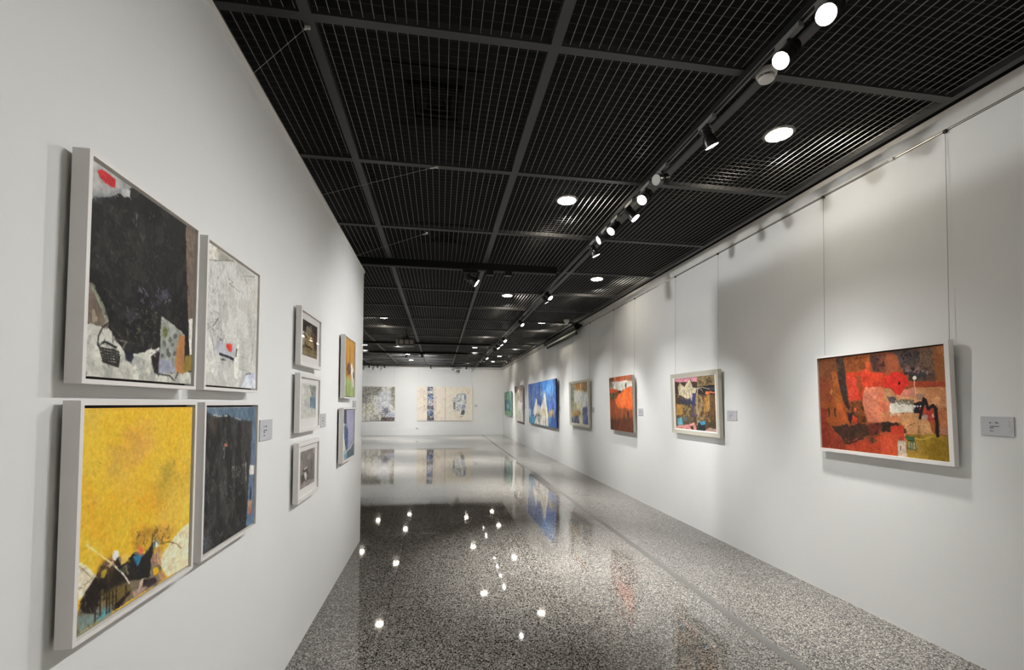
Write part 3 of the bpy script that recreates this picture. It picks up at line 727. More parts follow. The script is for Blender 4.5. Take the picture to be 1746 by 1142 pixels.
    A.tex((86, 58, 44), 22, .54, .7, region=A.mask([(380, 450), (1000, 420), (980, 640), (600, 740)]))
    A.poly([(1000, 400), (1260, 400), (1240, 520), (1020, 620)], (120, 50, 40), .7, .02, .01)
    A.poly([(700, 690), (820, 640), (830, 660), (760, 710)], (150, 78, 66), .8, .008)
    A.poly([(580, 780), (900, 680), (1020, 640), (1453, 560), (1453, 980), (1200, 920), (700, 850)], (186, 70, 44), .95, .01)
    A.poly([(600, 790), (860, 750), (860, 890), (640, 840)], (190, 74, 56), .7, .02, .015)
    A.poly([(1240, 560), (1453, 540), (1453, 960), (1260, 900)], (202, 88, 58), .8, .015)
    A.poly([(1000, 640), (1100, 640), (1200, 720), (1060, 760)], (96, 70, 46), .85, .012)
    A.dabs([(1020, 650), (1100, 650), (1100, 720), (1020, 720)], 8, .012, .006, (40, 32, 30), .9)
    A.dabs([(160, 400), (600, 700), (1400, 620), (1400, 900), (190, 810)], 110, .018, .006, [(156, 56, 40), (206, 92, 62), (132, 52, 40)], .5)
    A.dabs([(900, 20), (1440, 20), (1440, 340), (1000, 340)], 60, .012, .003, [(170, 90, 70), (232, 168, 146)], .5)
    A.at(1515, 685, 9.93)
    A.poly([(30, 20), (130, 0), (450, 40), (460, 190), (300, 190), (40, 180)], (216, 208, 192), 1, .008)
    A.poly([(-10, -90), (140, -60), (140, 20), (30, 30)], (90, 84, 96), .85, .012)
    A.dabs([(60, -60), (440, -30), (440, 50), (200, 40)], 46, .014, .006, [(66, 66, 60), (44, 44, 46), (120, 116, 96)], .8)
    A.dabs([(120, 30), (440, 60), (440, 170), (120, 150)], 20, .014, .006, [(236, 230, 218), (190, 186, 176)], .7)
    A.poly([(-100, 190), (230, 200), (320, 190), (700, 190), (700, 340), (820, 560), (560, 570), (300, 560), (300, 440), (230, 360), (-100, 350)], (206, 150, 102), 1, .01)
    A.poly([(-80, 200), (240, 210), (220, 340), (-80, 340)], (206, 112, 78), .7, .015, .01)
    A.dabs([(20, 170), (320, 170), (300, 250), (40, 240)], 22, .010, .007, [(232, 220, 190)], .85)
    A.poly([(440, 20), (640, -20), (640, 60), (560, 200), (450, 190)], (38, 32, 36), 1, .005)
    for p in ((465, 80, 20, 18), (515, 75, 12, 12), (565, 75, 12, 10)): A.poly(ellipse(*p), (230, 226, 216), 1, .004)
    A.poly([(540, 110), (640, 80), (760, 90), (830, 300), (800, 350), (690, 310), (560, 200)], (176, 60, 48), 1, .006)
    A.poly([(590, 210), (690, 220), (690, 300), (600, 290)], (160, 148, 138), .9, .006)
    A.poly([(760, 200), (800, 220), (790, 290), (765, 250)], (226, 190, 180), .9, .005)
    dk = (44, 32, 34)
    A.line([(620, -60), (600, 60), (560, 280)], dk, .016, 1, .008)
    A.line([(640, -40), (700, 120), (780, 60)], dk, .018, 1, .008)
    A.line([(780, 60), (830, 120), (860, 420), (870, 590)], dk, .022, 1, .01)
    A.line([(830, 300), (880, 470), (868, 600)], dk, .016, 1, .008)
    A.poly([(860, 100), (1060, 100), (1070, 560), (900, 540)], (196, 128, 84), .7, .02, .015)
    A.poly([(930, 440), (1070, 440), (1070, 590), (900, 570)], (184, 128, 106), .8, .015)
    A.line([(890, 560), (1050, 592)], (60, 44, 34), .005, .8, .006)
    A.poly([(310, 570), (820, 550), (1090, 600), (1110, 1045), (350, 945)], (160, 128, 42), 1, .006)
    A.tex((138, 110, 34), 14, .5, .8, region=A.mask([(560, 600), (1090, 610), (1110, 1045), (650, 990)]))
    A.poly([(340, 780), (650, 700), (650, 980), (350, 945)], (176, 138, 66), .6, .02, .015)
    A.line([(440, 620), (600, 650), (770, 600)], (206, 178, 96), .004, .9); A.line([(350, 420), (420, 380), (480, 355)], (70, 56, 40), .004, .9)
    for x in (530, 545, 565): A.line([(x, 400), (x + 5, 600)], (96, 72, 44), .003, .8)
    A.dabs([(590, 380), (700, 370), (690, 540), (600, 540)], 16, .012, .005, [(140, 112, 84), (226, 190, 150)], .7, .2, .5)
    A.poly([(310, 575), (470, 600), (470, 700), (330, 660)], (78, 104, 70), 1, .006)
    A.poly([(350, 650), (440, 660), (430, 680), (350, 665)], (30, 34, 28), 1, .004)
    A.poly([(330, 690), (510, 700), (505, 835), (350, 800)], (158, 152, 116), .9, .006)
    for x in (350, 400, 440, 490): A.line([(x, 700), (x + 8, 820)], (78, 96, 68), .005, .9, .004)
    A.line([(340, 790), (505, 835)], (60, 84, 58), .005, .9)
    A.poly([(180, 660), (270, 660), (310, 650), (355, 945), (190, 930)], (216, 194, 172), 1, .005)
    A.poly([(270, 540), (300, 560), (340, 900), (320, 900)], (222, 200, 180), .9, .005)
    A.poly([(225, 750), (240, 760), (238, 830), (228, 830)], (56, 44, 42), .9, .004)
    A.poly([(-100, 340), (170, 340), (200, 420), (60, 520), (-100, 510)], (54, 40, 34), .9, .015)
    A.poly([(60, 420), (280, 380), (300, 480), (280, 660), (60, 560)], (204, 66, 46), .9, .015)
    A.poly([(280, 450), (325, 460), (325, 560), (290, 540)], (70, 40, 38), .85, .008)
    A.poly([(-120, 560), (270, 560), (180, 680), (185, 930), (-120, 910)], (202, 82, 52), .9, .012)
    A.brush(3600, .013, .0035, 24, .006, .6, 1.3, 2.4)
    A.brush(3000, .007, .0024, 34, .004, .65)
    A.at(1385, 685, 10.379)
    A.dabs([(160, -900), (900, -700), (900, 380), (160, 400)], 420, .010, .0024, [(70, 40, 28), (206, 124, 72), (96, 54, 34), (184, 90, 50), (52, 36, 30)], .55)
    A.dabs([(180, 420), (1440, 380), (1440, 900), (200, 800)], 320, .010, .0026, [(60, 38, 32), (214, 98, 66), (120, 44, 34), (180, 70, 50)], .55)
    A.dabs([(890, -200), (1440, -200), (1440, 360), (990, 360)], 200, .010, .0022, [(150, 70, 56), (240, 180, 160), (196, 100, 80)], .55, 1.5, 1.6)
    A.at(1515, 575, 9.515)
    A.dabs([(190, 180), (760, 140), (780, 700), (240, 560)], 240, .008, .0030, [(36, 30, 34), (150, 124, 108), (96, 84, 86), (60, 50, 50)], .65)
    A.dabs([(460, 820), (980, 810), (1010, 1400), (620, 1400)], 220, .012, .0022, [(226, 172, 130), (160, 104, 74), (190, 120, 84)], .5, 1.5, 1.8)
    A.poly([(20, 720), (60, 620), (120, 560), (230, 580), (310, 670), (325, 760), (250, 850), (200, 945), (120, 920), (60, 810)], (216, 52, 42), .9, .003)
    A.dabs([(60, 620), (300, 620), (300, 820), (120, 900)], 40, .014, .003, [(236, 90, 70), (190, 40, 36)], .6)
    A.poly(ellipse(183, 738, 20, 27), (60, 18, 20), 1, .002)
    A.poly(ellipse(435, 650, 31, 31, 16), (236, 228, 208), 1, .002)
    A.line([(432, 690), (430, 760), (448, 840), (455, 930)], (228, 178, 154), .005, .95)
    A.at(1515, 685, 9.93)
    A.line([(620, -60), (600, 60), (560, 280)], (40, 30, 32), .013, 1, .008)
    A.line([(640, -40), (700, 120), (780, 60)], (40, 30, 32), .015, 1, .008)
    A.line([(780, 60), (830, 120), (860, 420), (870, 590)], (42, 30, 32), .018, 1, .010)
    for p in ((465, 80, 20, 18), (515, 75, 12, 12), (565, 75, 12, 10)): A.poly(ellipse(*p), (232, 228, 218), 1, .002)
    A.line([(440, 620), (600, 650), (770, 600)], (214, 186, 104), .004, .9)
    A.poly([(310, 575), (470, 600), (470, 640), (320, 620)], (70, 100, 66), .9, .003)
    for x in (350, 400, 440, 490): A.line([(x, 690), (x + 8, 815)], (74, 92, 64), .004, .8)
    A.poly([(225, 750), (240, 760), (238, 830), (228, 830)], (56, 44, 42), .9, .002)
    A.poly([(60, 50), (420, 60), (430, 165), (80, 165)], (222, 216, 202), .6, .008)
    A.dabs([(60, -50), (440, -30), (440, 40), (200, 40)], 60, .010, .004, [(46, 46, 44), (120, 116, 98), (210, 204, 190)], .8)
    return A.grain(9, 70)

def art_cat(w, h):
    A = Art(w, h, [(90, 185), (692, 130), (728, 1022), (122, 960)], 320, 151, (112, 92, 66), (0, 0, 1))
    A.tex((74, 60, 46), 16, .48, .9).tex((150, 128, 92), 26, .58, .7)
    A.poly([(80, 170), (425, 140), (425, 240), (330, 230), (80, 240)], (212, 142, 158), 1, .006)
    A.poly([(80, 225), (200, 240), (290, 240), (420, 230), (440, 400), (100, 420)], (70, 54, 46), .95, .01)
    A.poly([(425, 140), (700, 120), (700, 280), (620, 300), (430, 320)], (138, 118, 84), .95, .01)
    A.tex((70, 60, 42), 30, .54, .8, region=A.mask([(425, 140), (700, 120), (700, 300), (430, 320)]))
    A.poly([(430, 310), (700, 280), (700, 440), (560, 440), (430, 430)], (44, 38, 36), 1, .01)
    A.poly([(560, 385), (700, 395), (690, 410), (600, 430), (550, 430)], (206, 114, 76), 1, .008)
    A.poly([(600, 320), (690, 330), (690, 375), (610, 370)], (66, 66, 82), .9, .008)
    A.poly([(140, 330), (165, 255), (230, 320), (300, 200), (325, 185), (370, 320), (420, 330), (400, 470), (360, 560), (240, 480), (150, 430)], (188, 176, 148), 1, .008)
    A.tex((232, 222, 196), 30, .52, .8, region=A.mask([(150, 330), (330, 250), (390, 430), (340, 520), (180, 440)]))
    A.poly([(235, 325), (310, 195), (325, 200), (300, 280), (250, 330)], (226, 206, 168), 1, .004)
    A.line([(320, 185), (375, 330)], (60, 46, 34), .014, .9, .006); A.line([(135, 330), (165, 250), (225, 315)], (210, 196, 166), .008, .9, .005)
    A.line([(440, 260), (430, 440)], (226, 218, 196), .008, .95, .005)
    A.line([(300, 330), (420, 335), (500, 320), (610, 350)], (206, 200, 180), .006, .9, .005)
    A.line([(440, 340), (490, 350), (515, 400)], (220, 212, 190), .005, .9)
    A.poly([(360, 410), (410, 410), (400, 560), (370, 700), (345, 620)], (56, 58, 108), 1, .006)
    A.poly([(345, 600), (385, 600), (390, 760), (440, 750), (420, 790), (350, 770)], (84, 70, 96), .9, .012)
    A.poly([(150, 490), (340, 500), (360, 600), (200, 590)], (56, 58, 78), .85, .02, .01)
    A.poly([(110, 580), (210, 590), (210, 740), (120, 760)], (178, 136, 74), .95, .015)
    A.poly([(215, 590), (345, 590), (350, 770), (220, 780)], (146, 126, 84), .8, .02)
    A.tex((66, 54, 38), 36, .54, .8, region=A.mask([(215, 590), (345, 590), (350, 790), (220, 790)]))
    A.poly([(420, 440), (520, 450), (500, 640), (450, 800), (410, 720)], (150, 132, 98), .9, .02)
    A.poly([(520, 450), (630, 440), (610, 700), (560, 800), (520, 640)], (172, 128, 70), .9, .02)
    A.poly([(620, 440), (712, 440), (725, 860), (640, 850)], (104, 78, 50), .85, .02)
    A.tex((84, 60, 40), 34, .53, .85, fy=14, region=A.mask([(440, 450), (712, 440), (725, 860), (450, 840)]))
    A.dabs([(430, 450), (720, 440), (725, 900), (440, 880)], 90, .022, .006, [(206, 176, 118), (70, 50, 34), (160, 112, 62)], .6)
    A.poly([(120, 780), (350, 790), (380, 900), (230, 930), (120, 900)], (96, 84, 70), .9, .015)
    A.poly([(135, 810), (200, 785), (220, 900), (165, 920), (135, 890)], (106, 172, 192), 1, .006)
    A.poly([(220, 790), (290, 800), (280, 850), (220, 850)], (96, 118, 124), .8, .015)
    A.poly([(430, 830), (470, 840), (450, 930), (430, 920)], (172, 158, 126), .9, .008)
    A.poly([(440, 880), (560, 860), (560, 1000), (440, 990)], (48, 52, 56), 1, .012)
    A.poly([(465, 855), (545, 850), (555, 900), (500, 920)], (64, 142, 186), 1, .008)
    A.poly([(125, 920), (300, 900), (390, 870), (425, 960), (420, 990), (125, 960)], (206, 142, 134), 1, .006)
    A.poly([(330, 930), (370, 920), (385, 985), (345, 975)], (66, 50, 42), 1, .005)
    A.poly([(560, 860), (725, 850), (730, 970), (640, 960), (560, 980)], (78, 66, 48), .9, .015)
    A.poly([(560, 990), (620, 950), (730, 970), (730, 1025), (560, 1005)], (176, 146, 134), .95, .008)
    A.dabs([(100, 250), (700, 250), (725, 900), (120, 900)], 120, .016, .005, [(40, 34, 28), (196, 176, 130), (96, 78, 52)], .55)
    A.brush(2600, .012, .0035, 30, .006, .65)
    A.brush(2400, .007, .0026, 44, .004, .7)
    A.dabs([(100, 250), (700, 250), (725, 960), (120, 960)], 420, .009, .003, [(40, 34, 28), (206, 188, 146), (84, 70, 50), (150, 124, 80), (52, 44, 38)], .65)
    return A.grain(10, 80)

def art_orange(w, h):
    A = Art(w, h, [(120, 145), (505, 92), (518, 1058), (130, 1005)], 130, 181, (126, 66, 40))
    A.poly([(110, 140), (510, 85), (510, 200), (110, 220)], (188, 96, 62), 1, .02)
    A.poly([(110, 145), (200, 140), (200, 200), (110, 260)], (84, 60, 44), .9, .03, .02)
    A.poly([(410, 130), (510, 110), (510, 190), (400, 190)], (140, 96, 76), .9, .03, .02)
    A.poly([(140, 210), (300, 200), (400, 185), (505, 200), (505, 280), (410, 310), (310, 370), (250, 340), (130, 320)], (206, 202, 190), 1, .015)
    A.poly([(110, 220), (160, 200), (200, 260), (180, 320), (110, 310)], (120, 104, 90), .8, .03)
    A.poly([(385, 230), (415, 240), (405, 300), (385, 290)], (70, 60, 54), .9, .02)
    A.poly([(110, 330), (260, 330), (250, 400), (110, 400)], (190, 78, 42), 1, .015)
    A.poly([(110, 400), (260, 390), (240, 450), (180, 510), (110, 490)], (88, 72, 44), 1, .02)
    A.dabs([(120, 400), (250, 400), (200, 500), (120, 490)], 30, .05, .014, [(46, 38, 28), (150, 128, 78)], .8)
    A.poly(ellipse(295, 376, 30, 22), (50, 36, 28), 1, .01)
    A.poly([(210, 500), (310, 390), (420, 310), (505, 290), (512, 680), (440, 680), (380, 640), (280, 670), (215, 580)], (226, 106, 50), 1, .02)
    A.poly([(260, 480), (420, 350), (440, 560), (300, 620)], (234, 120, 62), .6, .04, .03)
    A.poly([(120, 500), (210, 520), (270, 670), (380, 650), (515, 680), (515, 820), (130, 860)], (152, 82, 48), .9, .03, .02)
    A.poly([(415, 700), (450, 690), (445, 820), (415, 800)], (64, 48, 38), .9, .02)
    A.poly([(125, 830), (515, 800), (518, 1058), (130, 1005)], (92, 54, 38), .85, .04, .03)
    A.tex((184, 92, 54), 7, .55, .7, fy=2, region=A.mask([(130, 560), (515, 620), (518, 1058), (130, 1005)]))
    A.tex((66, 44, 34), 8, .55, .8, fy=2.5, region=A.mask([(130, 600), (515, 700), (518, 1058), (130, 1005)]))
    A.brush(1500, .03, .009, 24, .010, .6, 1.5, 1.6)
    return A.grain(8, 20)

def art_blue(w, h):
    A = Art(w, h, [(100, 162), (605, 62), (605, 1028), (88, 925)], 52, 211, (62, 100, 166))
    A.tex((38, 66, 130), 2.2, .48, .9, fy=.9).tex((110, 152, 204), 3, .56, .8, fy=1.2).tex((84, 92, 112), 4, .58, .7, fy=1.5)
    A.poly([(350, 120), (560, 70), (600, 240), (520, 330), (380, 300)], (64, 132, 206), .8, .12, .06)
    A.dabs([(100, 180), (340, 140), (340, 560), (100, 560)], 70, .16, .03, [(120, 150, 190), (44, 56, 96), (170, 180, 186), (88, 96, 104)], .75, 1.5, .6)
    A.dabs([(450, 150), (600, 130), (600, 640), (480, 640)], 40, .2, .035, [(180, 196, 200), (44, 74, 150), (110, 130, 150)], .75, 1.5, .5)
    A.poly([(90, 640), (140, 660), (130, 800), (90, 800)], (160, 190, 196), .9, .06)
    A.poly([(88, 800), (210, 800), (200, 930), (88, 920)], (62, 128, 150), .9, .08)
    A.poly([(215, 560), (240, 420), (265, 560), (290, 600), (340, 560), (360, 500), (390, 330), (420, 340), (430, 560), (450, 760), (455, 990), (190, 940), (230, 790), (160, 740)], (212, 206, 190), 1, .06)
    A.poly([(340, 640), (400, 640), (410, 760), (350, 800)], (176, 150, 110), .8, .06)
    A.poly([(220, 740), (320, 760), (330, 800), (230, 800)], (84, 78, 70), .85, .05)
    A.dabs([(220, 560), (440, 540), (450, 960), (230, 920)], 40, .14, .03, [(150, 136, 110), (236, 230, 214), (100, 100, 104), (196, 168, 120)], .8, 1.5, .6)
    A.dabs([(360, 380), (430, 380), (430, 540), (360, 540)], 10, .2, .03, [(110, 100, 84), (240, 236, 224)], .9, 1.5, .3)
    A.poly([(455, 690), (560, 660), (570, 800), (460, 800)], (216, 178, 112), .9, .08)
    A.dabs([(460, 660), (580, 650), (580, 810), (460, 810)], 14, .14, .03, [(206, 206, 190), (120, 104, 84)], .8, 1.5, .4)
    A.poly([(480, 520), (600, 500), (600, 650), (480, 640)], (76, 104, 190), .7, .1, .06)
    A.poly([(265, 820), (290, 830), (290, 910), (265, 910)], (96, 92, 80), .8, .03)
    A.poly([(390, 870), (410, 870), (405, 950), (390, 950)], (96, 92, 80), .8, .03)
    A.dabs([(350, 150), (600, 80), (600, 420), (420, 420)], 40, .2, .04, [(90, 160, 220), (120, 180, 226), (56, 110, 190)], .7, 1.5, .8)
    A.brush(1500, .12, .028, 34, .04, .65, 1.5, .9)
    A.dabs([(90, 160), (605, 60), (605, 1028), (88, 925)], 160, .14, .03, [(30, 44, 92), (150, 184, 220), (206, 206, 200), (70, 76, 90), (44, 100, 180)], .7, 1.5, .8)
    return A.grain(10, 8, 5)

def art_small(w, h):
    A = Art(w, h, [(158, 168), (495, 128), (500, 1005), (158, 968)], 100, 241, (150, 146, 124))
    A.tex((110, 108, 92), 4, .5, .8, fy=2).tex((190, 186, 160), 5, .56, .7, fy=2)
    A.poly([(230, 160), (430, 135), (420, 290), (350, 320), (240, 290)], (164, 118, 58), 1, .03)
    A.poly([(420, 135), (498, 130), (498, 300), (430, 320)], (110, 92, 60), .9, .03, .02)
    A.poly([(215, 300), (330, 290), (420, 340), (495, 330), (495, 620), (390, 640), (360, 800), (330, 640), (230, 540)], (222, 222, 204), 1, .03)
    A.poly([(390, 340), (498, 340), (498, 640), (400, 640)], (184, 192, 200), .85, .05, .03)
    A.poly([(270, 600), (340, 590), (330, 680), (270, 660)], (226, 220, 140), .9, .03)
    A.poly([(160, 200), (215, 200), (215, 620), (160, 640)], (118, 124, 104), .9, .03)
    A.poly([(160, 740), (300, 720), (320, 800), (160, 820)], (176, 132, 66), .95, .03)
    A.poly([(160, 820), (300, 820), (300, 980), (160, 968)], (70, 78, 104), .95, .03)
    A.poly([(390, 640), (498, 620), (500, 1005), (390, 990)], (78, 88, 134), .95, .03)
    A.poly([(320, 810), (385, 800), (385, 990), (310, 980)], (200, 204, 184), .9, .03)
    A.dabs([(160, 180), (498, 150), (500, 980), (160, 950)], 120, .10, .016, [(70, 70, 72), (216, 210, 186), (120, 100, 62), (96, 108, 140), (232, 232, 226)], .7, 1.5, .9)
    A.brush(1200, .07, .016, 26, .03, .7, 1.5, 1.0)
    return A.grain(8, 14)

def art_pale(w, h):
    A = Art(w, h, [(378, 140), (575, 100), (572, 1022), (385, 1000)], 75, 271, (206, 200, 184))
    A.poly([(370, 120), (580, 90), (580, 260), (530, 260), (480, 200), (430, 330), (380, 300)], (112, 98, 90), 1, .05)
    A.poly([(500, 250), (580, 250), (575, 560), (510, 530)], (140, 134, 134), .9, .06)
    A.poly([(380, 300), (430, 300), (420, 600), (380, 620)], (226, 222, 212), .9, .05)
    A.poly([(440, 300), (500, 280), (500, 500), (440, 480)], (170, 156, 124), .8, .06)
    A.poly([(385, 560), (470, 560), (460, 1000), (385, 990)], (232, 224, 190), .8, .06)
    A.poly([(480, 560), (575, 560), (572, 1010), (480, 1000)], (206, 204, 206), .8, .06)
    A.dabs([(380, 150), (575, 120), (570, 900), (390, 900)], 80, .2, .02, [(70, 60, 56), (236, 232, 224), (132, 122, 104)], .7, 1.5, .4)
    A.dabs([(440, 380), (490, 380), (490, 500), (440, 500)], 8, .14, .03, (60, 52, 46), .8, 1.5, .6)
    A.brush(900, .10, .02, 26, .04, .7, 1.5, .7)
    return A.grain(8, 12, 5)

def art_green(w, h):
    A = Art(w, h, [(105, 285), (270, 265), (265, 865), (108, 852)], 75, 301, (122, 154, 134))
    A.tex((84, 122, 110), 3, .5, .9, fy=2).tex((156, 186, 160), 4, .57, .8)
    A.poly([(110, 480), (240, 480), (240, 820), (110, 840)], (70, 110, 120), .9, .08)
    A.poly([(110, 490), (140, 490), (130, 840), (110, 840)], (48, 72, 72), .9, .05)
    A.poly([(160, 600), (210, 580), (215, 690), (165, 700)], (126, 172, 192), .95, .05)
    A.poly([(130, 740), (230, 750), (230, 850), (120, 850)], (126, 164, 122), .8, .06)
    A.dabs([(110, 300), (265, 300), (265, 840), (110, 840)], 70, .16, .03, [(50, 78, 74), (176, 206, 184), (86, 132, 128)], .75, 1.5, .9)
    A.brush(900, .10, .022, 26, .04, .7)
    return A.grain(8, 10)

def art_diptych(w, h):
    A = Art(w, h, [(100, 150), (1530, 155), (1520, 1015), (105, 1020)], 90, 331, (216, 206, 194))
    A.tex((206, 192, 178), 4, .5, .7).tex((226, 216, 196), 5, .56, .7)
    A.poly([(826, 150), (1530, 150), (1525, 1020), (820, 1020)], (220, 212, 196), .6, .004)
    A.poly([(355, 140), (505, 140), (535, 1030), (360, 1030)], (150, 156, 168), 1, .008)
    blocks = [(370, 150, 420, 180, (70, 70, 74)), (450, 160, 500, 190, (80, 84, 84)), (365, 210, 410, 250, (50, 50, 54)), (430, 210, 500, 260, (150, 160, 160)),
              (385, 270, 500, 320, (206, 200, 190)), (390, 330, 500, 350, (60, 64, 74)), (390, 360, 480, 470, (116, 136, 184)), (410, 380, 460, 400, (70, 90, 150)),
              (480, 430, 510, 460, (40, 40, 60)), (385, 490, 500, 640, (200, 196, 200)), (365, 520, 385, 550, (40, 34, 34)), (490, 500, 510, 560, (120, 70, 84)),
              (385, 640, 470, 720, (110, 112, 106)), (365, 660, 380, 720, (44, 44, 44)), (470, 640, 510, 740, (60, 60, 66)), (385, 720, 500, 760, (170, 170, 164)),
              (385, 770, 480, 880, (116, 132, 176)), (365, 780, 385, 880, (40, 40, 50)), (440, 850, 490, 910, (34, 36, 70)), (480, 800, 520, 850, (90, 100, 124)),
              (365, 900, 430, 1000, (60, 58, 54)), (430, 910, 480, 950, (190, 180, 150)), (440, 940, 525, 1000, (40, 40, 44)), (480, 900, 525, 940, (120, 124, 130))]
    for x0, y0, x1, y1, c in blocks: A.poly([(x0, y0), (x1, y0), (x1, y1), (x0, y1)], c, .9, .02)
    A.dabs([(360, 150), (505, 150), (530, 1010), (365, 1010)], 90, .05, .018, [(40, 42, 50), (216, 212, 206), (90, 104, 140), (60, 60, 56)], .85)
    A.dabs([(240, 260), (350, 260), (350, 800), (250, 800)], 30, .035, .012, [(120, 104, 104), (150, 130, 120)], .7)
    A.dabs([(520, 380), (600, 380), (600, 800), (530, 800)], 26, .03, .012, [(150, 110, 120), (140, 126, 116)], .7)
    A.poly([(1010, 500), (1060, 380), (1130, 320), (1250, 300), (1340, 310), (1365, 480), (1340, 740), (1310, 850), (1230, 860), (1240, 640), (1190, 740), (1060, 760), (1010, 640)], (206, 206, 204), .95, .02)
    A.poly([(1300, 340), (1350, 350), (1360, 470), (1320, 500)], (110, 118, 164), .9, .02)
    A.poly([(1260, 600), (1340, 600), (1330, 720), (1250, 740)], (130, 140, 170), .85, .03)
    A.poly([(1240, 740), (1330, 750), (1300, 870), (1220, 870)], (70, 80, 82), .9, .02)
    A.poly([(1030, 560), (1080, 540), (1060, 740), (1030, 720)], (96, 98, 92), .85, .03)
    A.poly([(1130, 480), (1240, 500), (1180, 540)], (120, 140, 122), .8, .02)
    A.dabs([(1010, 480), (1080, 360), (1250, 300), (1350, 320), (1360, 480), (1330, 840), (1220, 860), (1190, 760), (1060, 780), (1010, 640)], 110, .05, .014, [(44, 46, 56), (96, 104, 134), (230, 228, 222), (84, 84, 72), (150, 160, 180)], .85)
    A.dabs([(860, 170), (1500, 170), (1500, 1000), (860, 1000)], 60, .03, .01, [(150, 130, 110), (170, 156, 130), (120, 104, 92)], .6)
    A.dabs([(1400, 260), (1420, 270), (1415, 340), (1400, 330)], 4, .06, .012, (110, 84, 60), .8, 1.5, .3)
    A.line([(1205, 915), (1265, 905)], (50, 44, 38), .02, .9)
    A.dabs([(110, 170), (350, 170), (350, 1000), (110, 1000)], 40, .03, .01, [(180, 164, 150), (226, 216, 204)], .6)
    A.line([(828, 140), (822, 1030)], (120, 110, 100), .012, .9)
    A.brush(1200, .03, .011, 12, .012, .5)
    A.dabs([(1010, 480), (1080, 360), (1250, 300), (1350, 320), (1360, 480), (1330, 840), (1220, 860), (1190, 760), (1060, 780), (1010, 640)], 90, .05, .013, [(40, 42, 54), (86, 96, 140), (236, 234, 230), (70, 74, 64)], .85)
    A.dabs([(365, 150), (505, 150), (525, 1010), (365, 1010)], 90, .05, .016, [(34, 36, 46), (226, 224, 220), (84, 104, 160), (60, 60, 58)], .85)
    A.dabs([(250, 250), (350, 250), (350, 800), (250, 800)], 40, .03, .012, (120, 100, 100), .7)
    A.dabs([(525, 380), (600, 380), (600, 800), (530, 800)], 40, .03, .012, (150, 110, 122), .7)
    return A.grain(6, 30)

def art_scribble(w, h):
    A = Art(w, h, [(-564, 140), (940, 140), (935, 1030), (-579, 1030)], 80, 361, (196, 195, 188))
    A.tex((136, 135, 128), 5, .56, .8).tex((206, 206, 202), 6, .55, .8)
    full = [(-570, 140), (940, 140), (935, 1030), (-575, 1030)]
    A.poly([(190, 140), (600, 140), (560, 360), (190, 380)], (124, 124, 116), .7, .05, .05)
    A.poly([(80, 140), (190, 140), (190, 580), (75, 580)], (112, 108, 104), .7, .04)
    A.poly([(65, 590), (190, 590), (190, 900), (65, 900)], (190, 186, 174), .8, .04)
    A.poly([(200, 560), (360, 600), (350, 820), (200, 860)], (200, 196, 180), .8, .05, .03)
    A.poly([(480, 280), (840, 240), (860, 560), (740, 800), (560, 800), (460, 600)], (186, 188, 196), .75, .06, .05)
    A.poly([(620, 700), (760, 690), (760, 840), (640, 880)], (104, 106, 122), .8, .05, .03)
    A.line([(755, 700), (750, 800), (700, 860)], (60, 62, 76), .03, .9, .01)
    A.poly([(720, 840), (860, 800), (940, 840), (935, 930), (740, 950)], (176, 178, 198), .9, .05)
    A.poly([(600, 930), (935, 930), (935, 1030), (560, 1030)], (84, 70, 68), .9, .05)
    A.poly([(840, 140), (940, 140), (940, 800), (860, 600)], (130, 122, 108), .7, .05, .05)
    A.dabs(full, 330, .07, .012, [(66, 66, 64), (96, 94, 90), (222, 220, 214), (120, 116, 110), (80, 84, 92)], .75)
    A.line([(188, 140), (188, 1030)], (90, 86, 80), .014, .9)
    A.brush(1600, .04, .012, 26, .02, .6)
    A.dabs(full, 900, .045, .011, [(52, 52, 50), (230, 229, 224), (84, 82, 80), (214, 212, 206)], .75)
    A.dabs([(190, 140), (600, 140), (460, 420), (190, 420)], 160, .05, .012, [(60, 58, 54), (90, 86, 80)], .8)
    A.dabs([(620, 660), (780, 660), (780, 880), (560, 900)], 70, .06, .014, [(50, 52, 66), (90, 92, 108), (226, 226, 230)], .8)
    A.line([(188, 140), (188, 1030)], (96, 92, 86), .014, .9)
    return A.grain(10, 24)

def art_brown(w, h):
    A = Art(w, h, [(265, 370), (495, 520), (470, 1000), (248, 925)], 330, 391, (88, 72, 54))
    A.poly([(260, 370), (500, 520), (490, 640), (380, 560), (260, 600)], (48, 42, 40), 1, .02)
    A.poly([(320, 520), (400, 500), (420, 600), (380, 660), (310, 620)], (118, 108, 92), .9, .012)
    A.dabs([(310, 420), (440, 500), (420, 620), (310, 600)], 30, .014, .004, [(150, 140, 124), (34, 30, 30)], .8)
    A.poly([(300, 680), (380, 640), (430, 700), (430, 850), (330, 830)], (138, 116, 78), 1, .012)
    A.poly([(430, 640), (490, 620), (480, 860), (430, 850)], (74, 56, 48), .9, .015)
    A.poly([(250, 620), (300, 660), (300, 780), (250, 780)], (150, 148, 136), .8, .012)
    A.poly([(290, 750), (400, 840), (380, 870), (300, 810)], (44, 36, 32), 1, .006)
    A.poly([(248, 820), (320, 820), (475, 880), (470, 1000), (248, 925)], (120, 106, 76), .95, .012)
    A.poly(ellipse(278, 588, 12, 16), (232, 226, 214), 1, .003)
    A.line([(310, 600), (350, 665)], (214, 196, 156), .006, .9); A.poly(ellipse(390, 686, 15, 9), (250, 232, 190), 1, .003)
    A.dabs([(255, 780), (470, 880), (470, 980), (250, 910)], 20, .012, .003, [(80, 66, 48), (160, 146, 104)], .7)
    A.brush(900, .012, .003, 22, .006, .7)
    return A.grain(8, 120)

